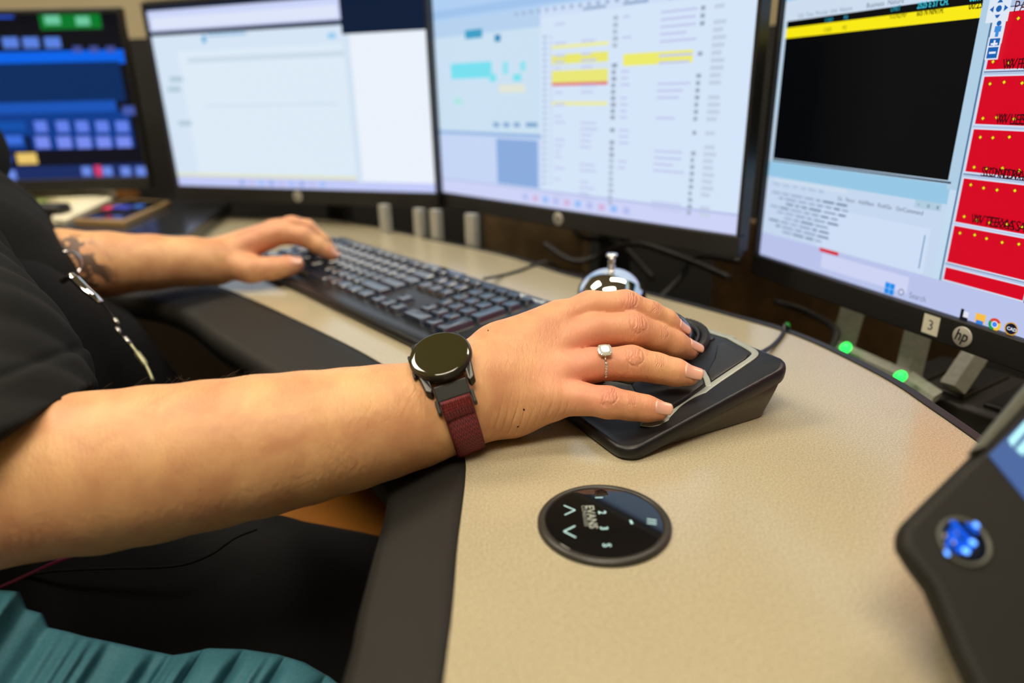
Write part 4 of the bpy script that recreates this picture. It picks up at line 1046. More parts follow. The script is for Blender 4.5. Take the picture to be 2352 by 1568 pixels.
def skin():
    m = bpy.data.materials.new('skin'); m.use_nodes = True; nt = m.node_tree; N, L = nt.nodes, nt.links; b = N['Principled BSDF']
    tc = N.new('ShaderNodeTexCoord'); P = tc.outputs['Object']
    def math_(op, a, b_=None, c=None):
        n = N.new('ShaderNodeMath'); n.operation = op
        for i, v in enumerate((a, b_, c)):
            if v is None: continue
            if isinstance(v, (int, float)): n.inputs[i].default_value = v
            else: L.new(v, n.inputs[i])
        return n.outputs[0]
    def vm(op, a, b_=None):
        n = N.new('ShaderNodeVectorMath'); n.operation = op
        for i, v in enumerate((a, b_)):
            if v is None: continue
            if hasattr(v, 'links'): L.new(v, n.inputs[i])
            else: n.inputs[i].default_value = [float(q) for q in v]
        return n.outputs['Value'] if op in ('DOT_PRODUCT', 'LENGTH') else n.outputs['Vector']
    def noise(scale, det=3, vec=None, dist=0.0):
        n = N.new('ShaderNodeTexNoise'); n.inputs['Scale'].default_value = scale; n.inputs['Detail'].default_value = det; n.inputs['Distortion'].default_value = dist
        L.new(vec if vec is not None else P, n.inputs['Vector']); return n
    wob = noise(170, 3); wv = vm('SUBTRACT', wob.outputs['Color'], (.5, .5, .5)); wn = N.new('ShaderNodeVectorMath'); wn.operation = 'SCALE'; wn.inputs['Scale'].default_value = .0055; L.new(wv, wn.inputs[0]); PW = vm('ADD', P, wn.outputs[0])
    red = None; cre = None
    for (j, a, bb, n_, s_) in joints:
        q = vm('SUBTRACT', PW, j)
        x = math_('DIVIDE', vm('DOT_PRODUCT', q, a), .0058*s_); y = math_('DIVIDE', vm('DOT_PRODUCT', q, bb), .0075*s_); z = math_('DIVIDE', vm('DOT_PRODUCT', q, n_), .0085*s_)
        r2 = math_('ADD', math_('ADD', math_('MULTIPLY', x, x), math_('MULTIPLY', y, y)), math_('MULTIPLY', z, z)); r = math_('SQRT', r2)
        # rings of folded skin
        gs = lambda v_, c_, k_: math_('EXPONENT', math_('MULTIPLY', math_('POWER', math_('MULTIPLY', math_('SUBTRACT', v_, c_), k_), 2.0), -1.0))
        ax_ = math_('ADD', math_('ABSOLUTE', x), math_('MULTIPLY', math_('MULTIPLY', y, y), -.25))
        c = math_('ADD', math_('MULTIPLY', gs(r, 1.0, 7.0), -1.0 if s_ > .85 else -.3), math_('MULTIPLY', gs(ax_, .5, 8.0), -.7))
        c = math_('ADD', c, math_('MULTIPLY', gs(ax_, .12, 9.0), -.5)); c = math_('MULTIPLY', c, math_('MAXIMUM', math_('SUBTRACT', 1.0, math_('MULTIPLY', math_('POWER', r, 2.0), .36)), 0.0))
        g = math_('EXPONENT', math_('MULTIPLY', r2, -.8))
        cre = c if cre is None else math_('ADD', cre, c); red = g if red is None else math_('ADD', red, g)
    at_ = N.new('ShaderNodeAttribute'); at_.attribute_name = 'flush'; at2 = N.new('ShaderNodeAttribute'); at2.attribute_name = 'ink'
    mot = noise(38, 5, dist=.4); fine = noise(420, 3); vo = N.new('ShaderNodeTexVoronoi'); vo.inputs['Scale'].default_value = 62; vo.feature = 'F1'; L.new(P, vo.inputs['Vector'])
    base = N.new('ShaderNodeValToRGB'); L.new(mot.outputs['Fac'], base.inputs[0]); base.color_ramp.elements[0].position = .33; base.color_ramp.elements[1].position = .68
    base.color_ramp.elements[0].color = (.60, .30, .145, 1); base.color_ramp.elements[1].color = (.75, .44, .205, 1)
    rf = math_('MULTIPLY', math_('ADD', math_('MULTIPLY', red, .35), at_.outputs['Fac']), math_('ADD', .75, math_('MULTIPLY', fine.outputs['Fac'], .5)))
    mx = N.new('ShaderNodeMix'); mx.data_type = 'RGBA'; mx.clamp_factor = True; L.new(rf, mx.inputs[0]); L.new(base.outputs[0], mx.inputs[6]); mx.inputs[7].default_value = (.68, .225, .165, 1)
    # freckles: a sparse subset of cells
    fr = math_('LESS_THAN', vo.outputs['Distance'], .042); sel = N.new('ShaderNodeSeparateColor'); L.new(vo.outputs['Color'], sel.inputs[0]); fr = math_('MULTIPLY', fr, math_('GREATER_THAN', sel.outputs[0], .78))
    mx2 = N.new('ShaderNodeMix'); mx2.data_type = 'RGBA'; L.new(math_('MULTIPLY', fr, .5), mx2.inputs[0]); L.new(mx.outputs[2], mx2.inputs[6]); mx2.inputs[7].default_value = (.34, .13, .06, 1)
    ikn = noise(70, 3); ik = math_('MULTIPLY', at2.outputs['Fac'], math_('GREATER_THAN', ikn.outputs['Fac'], .47))
    mx3 = N.new('ShaderNodeMix'); mx3.data_type = 'RGBA'; L.new(math_('MULTIPLY', ik, .85), mx3.inputs[0]); L.new(mx2.outputs[2], mx3.inputs[6]); mx3.inputs[7].default_value = (.045, .035, .035, 1)
    L.new(mx3.outputs[2], b.inputs['Base Color'])
    b.inputs['Roughness'].default_value = .46; b.inputs['Specular IOR Level'].default_value = .42
    b.inputs['Subsurface Weight'].default_value = .12; b.inputs['Subsurface Radius'].default_value = (1.0, .35, .2); b.inputs['Subsurface Scale'].default_value = .004
    # fine criss-cross skin lines
    mp = N.new('ShaderNodeMapping'); mp.inputs['Scale'].default_value = (1.0, .45, .45); L.new(P, mp.inputs[0])
    v2 = N.new('ShaderNodeTexVoronoi'); v2.inputs['Scale'].default_value = 900; v2.feature = 'DISTANCE_TO_EDGE'; L.new(mp.outputs[0], v2.inputs['Vector'])
    v3 = noise(520, 4, vec=mp.outputs[0])
    b1_ = N.new('ShaderNodeBump'); b1_.inputs['Strength'].default_value = .9; b1_.inputs['Distance'].default_value = .0006; L.new(v3.outputs['Fac'], b1_.inputs['Height'])
    b0_ = N.new('ShaderNodeBump'); b0_.inputs['Strength'].default_value = .6; b0_.inputs['Distance'].default_value = .0004; L.new(v2.outputs['Distance'], b0_.inputs['Height']); L.new(b0_.outputs[0], b1_.inputs['Normal'])
    b2_ = N.new('ShaderNodeBump'); b2_.inputs['Strength'].default_value = 1.0; b2_.inputs['Distance'].default_value = .0006; L.new(cre, b2_.inputs['Height']); L.new(b1_.outputs[0], b2_.inputs['Normal'])
    wr_a = N.new('ShaderNodeAttribute'); wr_a.attribute_name = 'wrinkle'
    wv_ = N.new('ShaderNodeTexWave'); wv_.inputs['Scale'].default_value = 60; wv_.inputs['Distortion'].default_value = 2.5; wv_.inputs['Detail'].default_value = 2; wv_.inputs['Detail Scale'].default_value = 1.5; wv_.wave_profile = 'SIN'
    wd = nrm(pc(1200, 950, .445)-pc(1130, 935, .44)); wb = nrm(np.cross(wd, VIEW(wrist))); cmb = N.new('ShaderNodeCombineXYZ')
    L.new(vm('DOT_PRODUCT', P, wd), cmb.inputs[0]); L.new(math_('MULTIPLY', vm('DOT_PRODUCT', P, wb), .3), cmb.inputs[1]); L.new(cmb.outputs[0], wv_.inputs['Vector'])
    pw = math_('POWER', wv_.outputs['Fac'], 3.0)
    b3_ = N.new('ShaderNodeBump'); b3_.inputs['Strength'].default_value = .9; b3_.inputs['Distance'].default_value = .0005; b3_.invert = True
    L.new(math_('MULTIPLY', pw, wr_a.outputs['Fac']), b3_.inputs['Height']); L.new(b2_.outputs[0], b3_.inputs['Normal']); L.new(b3_.outputs[0], b.inputs['Normal'])
    return m
skin_m = skin()
me = mesh_fast('person', V, Fq)
person = link('person', me, skin_m, None, smooth=True)
tag(person, 'seated person in black shirt, one hand on a trackball, the other on the keyboard', 'person')
def gauss(c, r): return np.exp(-((V-c)**2).sum(1)/(r*r))
flush = sum(.55*gauss(F_[-1][0], .012) for F_ in (F_i, F_m, F_r, F_p, L_t, L_i)) + .28*gauss(pc(1330, 860, .43), .022) + .25*gauss(pc(1345, 790, .45), .018)+.3*gauss(pc(590, 575, .80), .03)  # reddened fingertips, plus painted shade in the folds between the near fingers
flush += sum(.22*gauss(Fg[2][0], .016)+.18*gauss(Fg[1][0], .02) for Fg in (F_i, F_m, F_r, F_p, L_i, L_m))
flush += .35*gauss(pc(40, 1260, .36), .03)+.20*gauss(pc(1300, 830, .45), .055)+.16*gauss(pc(640, 570, .83), .06)
ink = np.clip(1.6*(gauss(pc(195, 620, .735), .022)+gauss(pc(165, 560, .735), .016)+gauss(pc(215, 665, .735), .02))-.25, 0, 1)
wrk = np.clip(1.1*gauss(pc(1165, 985, .425), .018)+.8*gauss(pc(1290, 950, .42), .014)+.5*gauss(pc(5, 1260, .35), .02), 0, 1)
for nm, arr in (('flush', np.clip(flush, 0, 1)), ('ink', ink), ('wrinkle', wrk)):
    a_ = me.attributes.new(nm, 'FLOAT', 'POINT'); a_.data.foreach_set('value', arr.astype(F4))

# finger nails
def march(p, d, body=skin_d, out=.03):
    """from outside towards p along -d: distance s so that p + d*s lies on the skin"""
    s_ = np.linspace(out, -.01, 120); D = body(np.array([p+d*q for q in s_])); k_ = np.argmax(D < 0)
    if k_ == 0: return 0.0
    a, b = D[k_-1], D[k_]; return s_[k_-1]+(s_[k_]-s_[k_-1])*a/(a-b)
nail_m = mat('finger_nail', (.68, .37, .27), .22, spec=.6, coat=.5); nail_w = mat('nail_tip', (.80, .62, .52), .3)
def nail(Fg, ln, wd, nv, back_=.004, fwd=.0080, name='fingernail', sh=0.0):
    tip, pre = Fg[-1][0], Fg[-2][0]; a = nrm(tip-pre); n_ = nrm(nv-a*np.dot(nv, a)); b = np.cross(a, n_); loc_ = skin_d.near(tip, .03)
    nu, nw = 11, 11; P = {}
    top, bot = [], []
    r = Fg[-1][1]
    for i in range(nu):
        for j in range(nw):
            u, w_ = i/(nu-1)*2-1, j/(nw-1)*2-1
            # rounded-square mapping
            uu, ww = u*math.sqrt(1-.30*w_*w_), w_*math.sqrt(1-.22*u*u)
            s_ = sh+(fwd-back_)/2+uu*ln/2; ang = ww*(wd/2)/(r*1.15)
            d = n_*math.cos(ang)+b*math.sin(ang); base_ = tip+a*min(s_, .001)
            q = march(base_, d, loc_, .02); p0 = base_+d*q
            if s_ > .001: p0 = p0+a*(s_-.001)-d*(.10*(s_-.001))
            lift = .00035 if i > 0 else .0001
            top.append(p0+d*lift)
    V_ = list(top); F_ = []
    V_ += [p-n_*.0011 for p in top]; o = nu*nw
    for i in range(nu-1):
        for j in range(nw-1):
            q = (i*nw+j, i*nw+j+1, (i+1)*nw+j+1, (i+1)*nw+j); F_.append(q); F_.append(tuple(k_+o for k_ in q[::-1]))
    edge = [j for j in range(nw)]+[i*nw+nw-1 for i in range(1, nu)]+[(nu-1)*nw+j for j in range(nw-2, -1, -1)]+[i*nw for i in range(nu-2, 0, -1)]
    for a_, b_ in zip(edge, edge[1:]+edge[:1]): F_.append((a_, b_, b_+o, a_+o))
    return raw(name, V_, F_, nail_m, person)
up_ = np.array([0, 0, 1.0])
nail(F_i, .0115, .0110, nrm(VIEW(F_i[-1][0])*.5+up_*.9)); nail(F_m, .0125, .0120, nrm(VIEW(F_m[-1][0])*.55+up_*.6+UP*.15))
nail(F_r, .0125, .0115, nrm(VIEW(F_r[-1][0])*.6+up_*.5)); nail(F_p, .0115, .0098, nrm(VIEW(F_p[-1][0])*.7+up_*.35))
nail(L_t, .013, .012, nrm(VIEW(L_t[-1][0])*.75+up_*.5)); nail(L_i, .011, .010, nrm(VIEW(L_i[-1][0])*.4+up_*.9))
# fine hairs on the forearm's upper edge
rnd = random.Random(11); VH, FH = [], []
hair_m = mat('arm_hair', (.10, .06, .035), .6)
for i in range(60):
    s_ = rnd.random()**.8; x = 215+s_*640; f_ = (x-fa[0][0])
    idx = [q[0] for q in fa]; cy_ = np.interp(x, idx, [q[1] for q in fa]); hw = np.interp(x, idx, [q[2] for q in fa]); tt = np.interp(x, idx, [q[3] for q in fa])
    c = pc(x, cy_, tt); d = nrm(UP+.15*rnd.uniform(-1, 1)*RIGHT+rnd.uniform(-.5, .35)*VIEW(c)); q = march(c, d, skin_d.near(c, .08), .07); p = c+d*q
    ln = rnd.uniform(.004, .011)*(1 if x < 560 else .6); dirs = nrm(d*.22+RIGHT*rnd.uniform(.5, 1.0)*rnd.choice((1, 1, 1, -.6))); cv = nrm(d+RIGHT*rnd.uniform(-.3, .8))
    V_, F_ = tube([p-d*.0005, p+dirs*ln*.5+d*ln*.18, p+dirs*ln+d*ln*rnd.uniform(.1, .5)], [.00005, .00004, .000015], 3); o = len(VH); VH += V_; FH += [tuple(k_+o for k_ in f) for f in F_]
tag(raw('arm_hair', VH, FH, hair_m, person, fix=False), kind='stuff')

# ------------------------------------------------------------------ clothes
def cloth_mat(name, col, bs=900, wv=.5):
    return mat(name, col, .85, spec=.25, noise=.3, nscale=bs, bump=wv, bscale=bs*1.6)
shirt_m = cloth_mat('black_knit', (.0062, .0070, .0064)); trouser_m = cloth_mat('dark_navy_cloth', (.0026, .0032, .0045), 1200)
hemA, hemB = pc(186, 903, .385), pc(-60, 1030, .37)
axis = nrm(pc(-330, 640, .47)-pc(-50, 1040, .385))
slv = [(pc(-60, 1048, .388)-axis*.06, .0645), (pc(-60, 1048, .388), .0655), (pc(-150, 905, .42), .078), (pc(-320, 640, .49), .085), (pc(-480, 230, .60), .088)]
hem_n = nrm(np.cross(hemB-hemA, VIEW(hemA))); 
if np.dot(hem_n, axis) > 0: hem_n = -hem_n
inner_c = [Cone(slv[0][0]-axis*.04, slv[1][0]+axis*.03, .0575, .056, .01)]
def hem_cut(P, D):
    pl = ((P-hemA.astype(F4))@hem_n.astype(F4)); D = np.maximum(D, pl)
    return np.maximum(D, -inner_c[0](P))
sc_core = [Cone(a, b, ra, rb, .02) for (a, ra), (b, rb) in zip(slv, slv[1:])]
sleeve = Body(sc_core, (), carve=(hem_cut,))
Vs, Fs = surface(sleeve, .003); Vs = relax(Vs, Fs, 1)
# folds in the sleeve
def folds(V_, Fq_, c0, dirs, amp, wl, seed=0):
    me_ = mesh_fast('tmp', V_, Fq_); nn = np.zeros(len(V_)*3, F4); me_.vertex_normals.foreach_get('vector', nn); bpy.data.meshes.remove(me_); nn = nn.reshape(-1, 3)
    d = np.zeros(len(V_))
    for k_, (dv, w_, am) in enumerate(dirs):
        dv = nrm(dv); s_ = (V_-c0)@dv; s2 = (V_-c0)@nrm(np.cross(dv, [.3, .5, .8]))
        d += am*(np.abs(np.sin(s_/w_*PI+1.3*np.sin(s2/.06+k_+seed)))**1.5-.5)
    return V_+nn*d[:, None]
Vs = folds(Vs, Fs, hemA, ((axis*.55+RIGHT*.9, .050, .0045), (axis, .036, .0022)), 0, 0)
sd_ = -((Vs-hemA)@hem_n); nh_ = nrm(-hem_n); cc_ = slv[1][0]; rr_ = (Vs-cc_)-np.outer((Vs-cc_)@nh_, nh_); rr_ /= np.maximum(np.linalg.norm(rr_, axis=1), 1e-6)[:, None]
Vs = Vs+rr_*(.0016/(1+np.exp((sd_-.024)/.0012))-.0018*np.exp(-((sd_-.026)/.0022)**2))[:, None]
link('sleeve', mesh_fast('sleeve', Vs, Fs), shirt_m, person, smooth=True)
# hem band around the cuff
torso = [Cone(pc(-190, 630, .69), pc(-140, 700, .66), .130, .112, .03), Cone(pc(-420, 400, .74), pc(-270, 580, .70), .13, .125, .04), Cone(pc(-180, 700, .66), pc(-260, 850, .62), .12, .14, .05),
         Cone(lu[-1][0], lu[-2][0], .085, .078, .04), Cone(pc(-480, 230, .60), pc(-420, 300, .72), .085, .13, .06)]
Vt, Ft = surface(Body(torso), .005); Vt = folds(Vt, Ft, pc(0, 600, .66), ((np.array([.3, .1, 1]), .12, .004), (np.array([1, .4, -.5]), .16, .004)), 0, 0)
link('shirt', mesh_fast('shirt', Vt, Ft), shirt_m, person, smooth=True)
# trousers: far thigh and near thigh
tr = [Cone(pc(-120, 820, .66), pc(120, 900, .74), .13, .105, .05), Cone(pc(120, 900, .74), pc(250, 985, .78), .105, .085, .05), Cone(pc(250, 985, .78), pc(260, 1250, .86), .085, .06, .04)]
near_th = [Cone(pc(-200, 1420, .54), pc(200, 1420, .54), .12, .100, .05), Cone(pc(200, 1420, .54), pc(620, 1440, .56), .100, .082, .05), Cone(pc(620, 1440, .56), pc(810, 1455, .585), .082, .072, .05), Cone(pc(810, 1455, .585), pc(790, 1800, .67), .072, .05, .04),
          Cone(pc(-200, 1300, .56), pc(-120, 900, .64), .13, .13, .06)]
Vt, Ft = surface(Body(tr+near_th), .005); Vt = folds(Vt, Ft, pc(300, 1350, .5), ((np.array([.8, .3, .2]), .09, .003), (np.array([.2, 1, .4]), .13, .004)), 0, 0)
link('trousers', mesh_fast('trousers', Vt, Ft), trouser_m, person, smooth=True)
V_, F_ = tube(spline([at(*p_) for p_ in ((20, 1330, .452), (120, 1312, .456), (260, 1305, .462), (400, 1300, .472), (480, 1275, .48), (540, 1235, .49), (590, 1215, .50))], 8), .0010, 8)
raw('seam', V_, F_, trouser_m, person)
V_, F_ = tube(spline([at(*p_) for p_ in ((-30, 1360, .430), (40, 1330, .430), (110, 1298, .432), (170, 1275, .436))], 8), .0012, 6)
o = raw('cord', V_, F_, mat('magenta_cord', (.22, .015, .10), .6)); tag(o, 'thin dark magenta cord below the near elbow', 'cord')

# ------------------------------------------------------------------ ring
ra_ = nrm(F_r[2][0]-F_r[1][0]); rc = pc(1383, 833, .4495); 
h = np.clip(np.dot(rc-F_r[1][0], ra_), 0, 1); rc = F_r[1][0]+ra_*np.dot(rc-F_r[1][0], ra_)
rn = VIEW(rc)*.60+UP*.52; rn = nrm(rn-ra_*np.dot(rn, ra_)); rb_ = np.cross(ra_, rn)
ring = empty('ring', (0, 0, 0), 0, 'silver ring with large square-cut clear stone on the near ring finger', 'ring')
gold = mat('pale_silver', (.80, .72, .58), .18, metal=1)
locr = skin_d.near(rc, .03); pth = []
for i in range(40):
    a = 2*PI*i/40; d = rn*math.cos(a)+rb_*math.sin(a); q = march(rc, d, locr, .02); pth.append(rc+d*max(q+.0001, .008))
V_, F_ = tube(pth, .00085, 8, closed=True, upv=ra_); raw('band', V_, F_, gold, ring)
gem_m = bpy.data.materials.new('clear_gem'); gem_m.use_nodes = True; gb = gem_m.node_tree.nodes['Principled BSDF']; gb.inputs['Base Color'].default_value = (.95, 1, .96, 1); gb.inputs['Roughness'].default_value = .02; gb.inputs['IOR'].default_value = 2.0; gb.inputs['Transmission Weight'].default_value = .55; gb.inputs['Specular IOR Level'].default_value = .9
gb.inputs['Base Color'].default_value = (.93, .97, .88, 1)
top_ = rc+rn*(np.linalg.norm(pth[0]-rc)+.0028)
def gem(c, n_, a, b, s_, hh, sides=8):
    V_, F_ = [], []
    lay = [(.05, -hh), (.62, -hh*.45), (1.0, -.0001), (1.0, .0003), (.82, hh*.25), (.55, hh*.38)]
    for sc__, z in lay:
        for i in range(sides*2):
            t_ = 2*PI*(i+.5)/(sides*2); cx_, sx_ = math.cos(t_), math.sin(t_); m_ = (abs(cx_)**4+abs(sx_)**4)**-.25
            V_.append(c+a*cx_*m_*s_*sc__+b*sx_*m_*s_*sc__+n_*z)
    n = sides*2
    for k_ in range(len(lay)-1):
        for i in range(n): F_.append((k_*n+i, k_*n+(i+1) % n, (k_+1)*n+(i+1) % n, (k_+1)*n+i))
    F_.append(tuple(range(n))[::-1]); F_.append(tuple(range((len(lay)-1)*n, len(lay)*n))); return V_, F_
V_, F_ = gem(top_, rn, ra_, rb_, .0046, .0032); raw('stone', V_, F_, gem_m, ring, smooth=False)
L = []
for sa in (-1, 1):
    for sb in (-1, 1):
        q = top_+ra_*sa*.0036+rb_*sb*.0036; L.append(tube([top_-rn*.0035+ra_*sa*.001+rb_*sb*.001, q-rn*.0006, q+rn*.0006, q+rn*.0009-(ra_*sa+rb_*sb)*.0006], .0004, 6))
for sb in (-1, 1): L.append(tube([top_+ra_*.0036-rn*.0016+rb_*sb*.0034, top_-ra_*.0036-rn*.0016+rb_*sb*.0034], .0003, 5)); L.append(tube([top_+rb_*.0036-rn*.0016+ra_*sb*.0034, top_-rb_*.0036-rn*.0016+ra_*sb*.0034], .0003, 5))
V_, F_ = join(L); raw('prong_setting', V_, F_, gold, ring)
sgn = 1 if np.dot(rb_, -UP) > 0 else -1
for k_ in range(6):
    i = 4+k_*.95; ix = (i*sgn) % 40; a_, b_ = pth[int(ix) % 40], pth[(int(ix)+1) % 40]; p = a_+(b_-a_)*(ix-int(ix)); d = nrm(p-rc)
    V_, F_ = gem(p+d*.0009, d, ra_, nrm(np.cross(ra_, d)), .00075, .0006, 4); raw('small_stone', V_, F_, gem_m, ring, smooth=False)

# ------------------------------------------------------------------ watch
wa = nrm(RIGHT*.943+UP*.312+FWD*.123); wc = None; wn = nrm(-RIGHT*.144+UP*.70+(-FWD)*.70); wn = nrm(wn-wa*np.dot(wn, wa)); wb_ = np.cross(wn, wa)
wt = np.linspace(.44, .34, 400); wD = skin_d(np.array([pc(1010, 812, q) for q in wt])); wc = pc(1010, 812, wt[np.argmax(wD > .0085)])
if np.dot(wb_, UP) > 0: wb_ = -wb_     # towards the near strap
WR = .0188
watch = empty('wristwatch', (0, 0, 0), 0, 'round black smartwatch on a dark red woven strap, worn on the near wrist', 'watch')
MW = np.stack([wa, np.cross(wn, wa), wn], 1)
tow = lambda V_: [wc+MW@np.array(v) for v in V_]
case_m = mat('watch_case', (.028, .027, .025), .3, metal=.5); dial_m = mat('watch_glass_reflection_tint', (.030, .027, .009), .07, spec=.6, coat=.5); lug_m = mat('watch_adapter', (.020, .023, .020), .45)  # olive glass colour stands in for the ceiling and wall reflected in it
V_, F_ = lathe([(WR-.003, -.0085), (WR-.0010, -.0072), (WR+.0004, -.0035), (WR+.0002, -.0012), (WR-.0006, -.0003), (WR-.0012, -.0002)], 72); raw('case', tow(V_), F_, case_m, watch)
V_, F_ = lathe([(WR-.0006, -.0010), (WR-.0004, -.0002), (WR-.0010, .0003), (WR-.0018, .0006), (WR-.0040, .0007), (.001, .0007)], 72); raw('glass', tow(V_), F_, dial_m, watch)
s = 1 if np.dot(np.cross(wn, wa), wb_) > 0 else -1
for sy in (s, -s):
    L = []
    for sx in (-1, 1):
        bm = bmesh.new(); P = [(sx*.0115, sy*.0130), (sx*.0165, sy*.0085), (sx*.0150, sy*.0205), (sx*.0118, sy*.0225), (sx*.0105, sy*.0205)]
        if sx*sy < 0: P = P[::-1]
        prism(bm, P, -.0078, -.0018)
        for v in bm.verts: v.co.z -= max(0, abs(v.co.y)-.012)*.45
        bm.verts.index_update(); bm.verts.ensure_lookup_table(); base_ = [tuple(v.co) for v in bm.verts]; fs = [tuple(v.index for v in f.verts) for f in bm.faces]; bm.free()
        L.append((tow(base_), fs))
    V_, F_ = join(L); o = raw('lugs', V_, F_, case_m, watch, smooth=False); b = o.modifiers.new('b', 'BEVEL'); b.width = .0007; b.segments = 2
    bm = bmesh.new(); box(bm, (0, sy*.0220, -.0082), (.0205, .0075, .0030), mat=None)
    for v in bm.verts: v.co.z -= (abs(v.co.y)-.018)*.75
    for sx in (-1, 1): 
        r_ = box(bm, (sx*.0108, sy*.0275, -.0135), (.0022, .0070, .0034))
        for v in r_: v.co.z -= (abs(v.co.y)-.024)*.6
    me_ = bpy.data.meshes.new('strap_adapter'); bm.to_mesh(me_); bm.free(); me_.transform(Matrix.Translation(wc) @ Matrix([list(r)+[0] for r in MW]+[[0, 0, 0, 1]]).to_4x4())
    o = link('strap_adapter', me_, lug_m, watch); b = o.modifiers.new('b', 'BEVEL'); b.width = .0006; b.segments = 2
for yy in (s*.006, -s*.006):
    V_, F_ = lathe([(.0022, 0), (.0022, .001), (.0016, .0015)], 16); q = np.array([-WR-.0002, 0, -.0042]); xa = np.array([-1, 0, 0])
    P_ = [np.array([-(WR*math.cos(.35))-v[2], yy*1.15+v[0]*1.6, -.0042+v[1]*.8]) for v in V_]; raw('button', tow(P_), F_, case_m, watch)
# woven strap around the wrist
def strap_mat():
    m = bpy.data.materials.new('dark_red_woven'); m.use_nodes = True; nt = m.node_tree; N, L = nt.nodes, nt.links; b = N['Principled BSDF']
    uv = N.new('ShaderNodeUVMap'); uv.uv_map = 'UV'; sp = N.new('ShaderNodeSeparateXYZ'); L.new(uv.outputs[0], sp.inputs[0])
    def m_(op, a, b_=None):
        n = N.new('ShaderNodeMath'); n.operation = op
        for i, v in enumerate((a, b_)):
            if v is None: continue
            if isinstance(v, (int, float)): n.inputs[i].default_value = v
            else: L.new(v, n.inputs[i])
        return n.outputs[0]
    x, y = sp.outputs[0], sp.outputs[1]      # x across 0..1, y along in widths
    zig = m_('ABSOLUTE', m_('SUBTRACT', m_('FRACT', m_('MULTIPLY', x, 5.0)), .5)); t = m_('FRACT', m_('ADD', m_('MULTIPLY', y, 4.6), m_('MULTIPLY', zig, 3.3)))
    line = m_('ABSOLUTE', m_('SUBTRACT', t, .5)); k = m_('GREATER_THAN', line, .33)
    edge = m_('GREATER_THAN', m_('ABSOLUTE', m_('SUBTRACT', x, .5)), .42); rib = m_('SINE', m_('MULTIPLY', y, 160.0))
    mx = N.new('ShaderNodeMix'); mx.data_type = 'RGBA'; L.new(k, mx.inputs[0]); mx.inputs[6].default_value = (.040, .0030, .006, 1); mx.inputs[7].default_value = (.42, .022, .030, 1)
    nz = N.new('ShaderNodeTexNoise'); nz.inputs['Scale'].default_value = 1800; tc = N.new('ShaderNodeTexCoord'); L.new(tc.outputs['Object'], nz.inputs['Vector'])
    e2 = N.new('ShaderNodeMix'); e2.data_type = 'RGBA'; L.new(edge, e2.inputs[0]); L.new(mx.outputs[2], e2.inputs[6]); e2.inputs[7].default_value = (.15, .012, .018, 1)
    e3 = N.new('ShaderNodeMix'); e3.data_type = 'RGBA'; e3.blend_type = 'MULTIPLY'; e3.inputs[0].default_value = .6; L.new(e2.outputs[2], e3.inputs[6]); L.new(nz.outputs['Fac'], e3.inputs[7])
    g = N.new('ShaderNodeMix'); g.data_type = 'RGBA'; g.blend_type = 'ADD'; g.inputs[0].default_value = .25; L.new(e3.outputs[2], g.inputs[6]); L.new(e2.outputs[2], g.inputs[7])
    L.new(g.outputs[2], b.inputs['Base Color']); b.inputs['Roughness'].default_value = .55
    bp = N.new('ShaderNodeBump'); bp.inputs['Strength'].default_value = .8; bp.inputs['Distance'].default_value = .0005
    L.new(m_('ADD', m_('MULTIPLY', k, 1.0), m_('ADD', m_('MULTIPLY', rib, .25), nz.outputs['Fac'])), bp.inputs['Height']); L.new(bp.outputs[0], b.inputs['Normal'])
    return m
strap_m = strap_mat()
sw = .0182; ctr = None
axp = pc(1030, 925, .434)          # wrist centre in the strap plane
d0 = wc-axp; ctr = axp+wa*np.dot(wc-axp, wa); 
lw = skin_d.near(ctr, .08)
e1_ = nrm(wn); e2_ = wb_
a0, a1 = R(40), R(360-40)
nseg, nc = 90, 9; V_, F_, UVs = [], [], []; slen = 0; prevp = None; rows_ = []
for i in range(nseg+1):
    a = a0+(a1-a0)*i/nseg; d = e1_*math.cos(a)+e2_*math.sin(a); row_ = []
    dr = wa*0
    for j in range(nc):
        c = ctr+wa*(j/(nc-1)-.5)*sw; q = march(c, d, lw, .07); row_.append((c, d, q))
    rows_.append(row_)
for i, row_ in enumerate(rows_):
    edge = min(i, nseg-i); lift = .0012+.004*max(0, 1-edge/6)**2
    mid = None
    for j, (c, d, q) in enumerate(row_): V_.append(c+d*(q+lift+.0008*(1-abs(j/(nc-1)*2-1)**4)))
    if i: slen += np.linalg.norm(V_[-(nc//2+1)]-V_[-(nc//2+1)-nc])
    UVs += [(j/(nc-1), slen/sw) for j in range(nc)]
for i in range(nseg):
    for j in range(nc-1): F_.append((i*nc+j, i*nc+j+1, (i+1)*nc+j+1, (i+1)*nc+j))
me_ = bpy.data.meshes.new('strap'); me_.from_pydata([tuple(v) for v in V_], [], F_); uvl = me_.uv_layers.new(name='UV')
for lp_ in me_.loops: uvl.data[lp_.index].uv = UVs[lp_.vertex_index]
o = link('strap', me_, strap_m, watch, smooth=True); so = o.modifiers.new('s', 'SOLIDIFY'); so.thickness = .0016; so.offset = 0
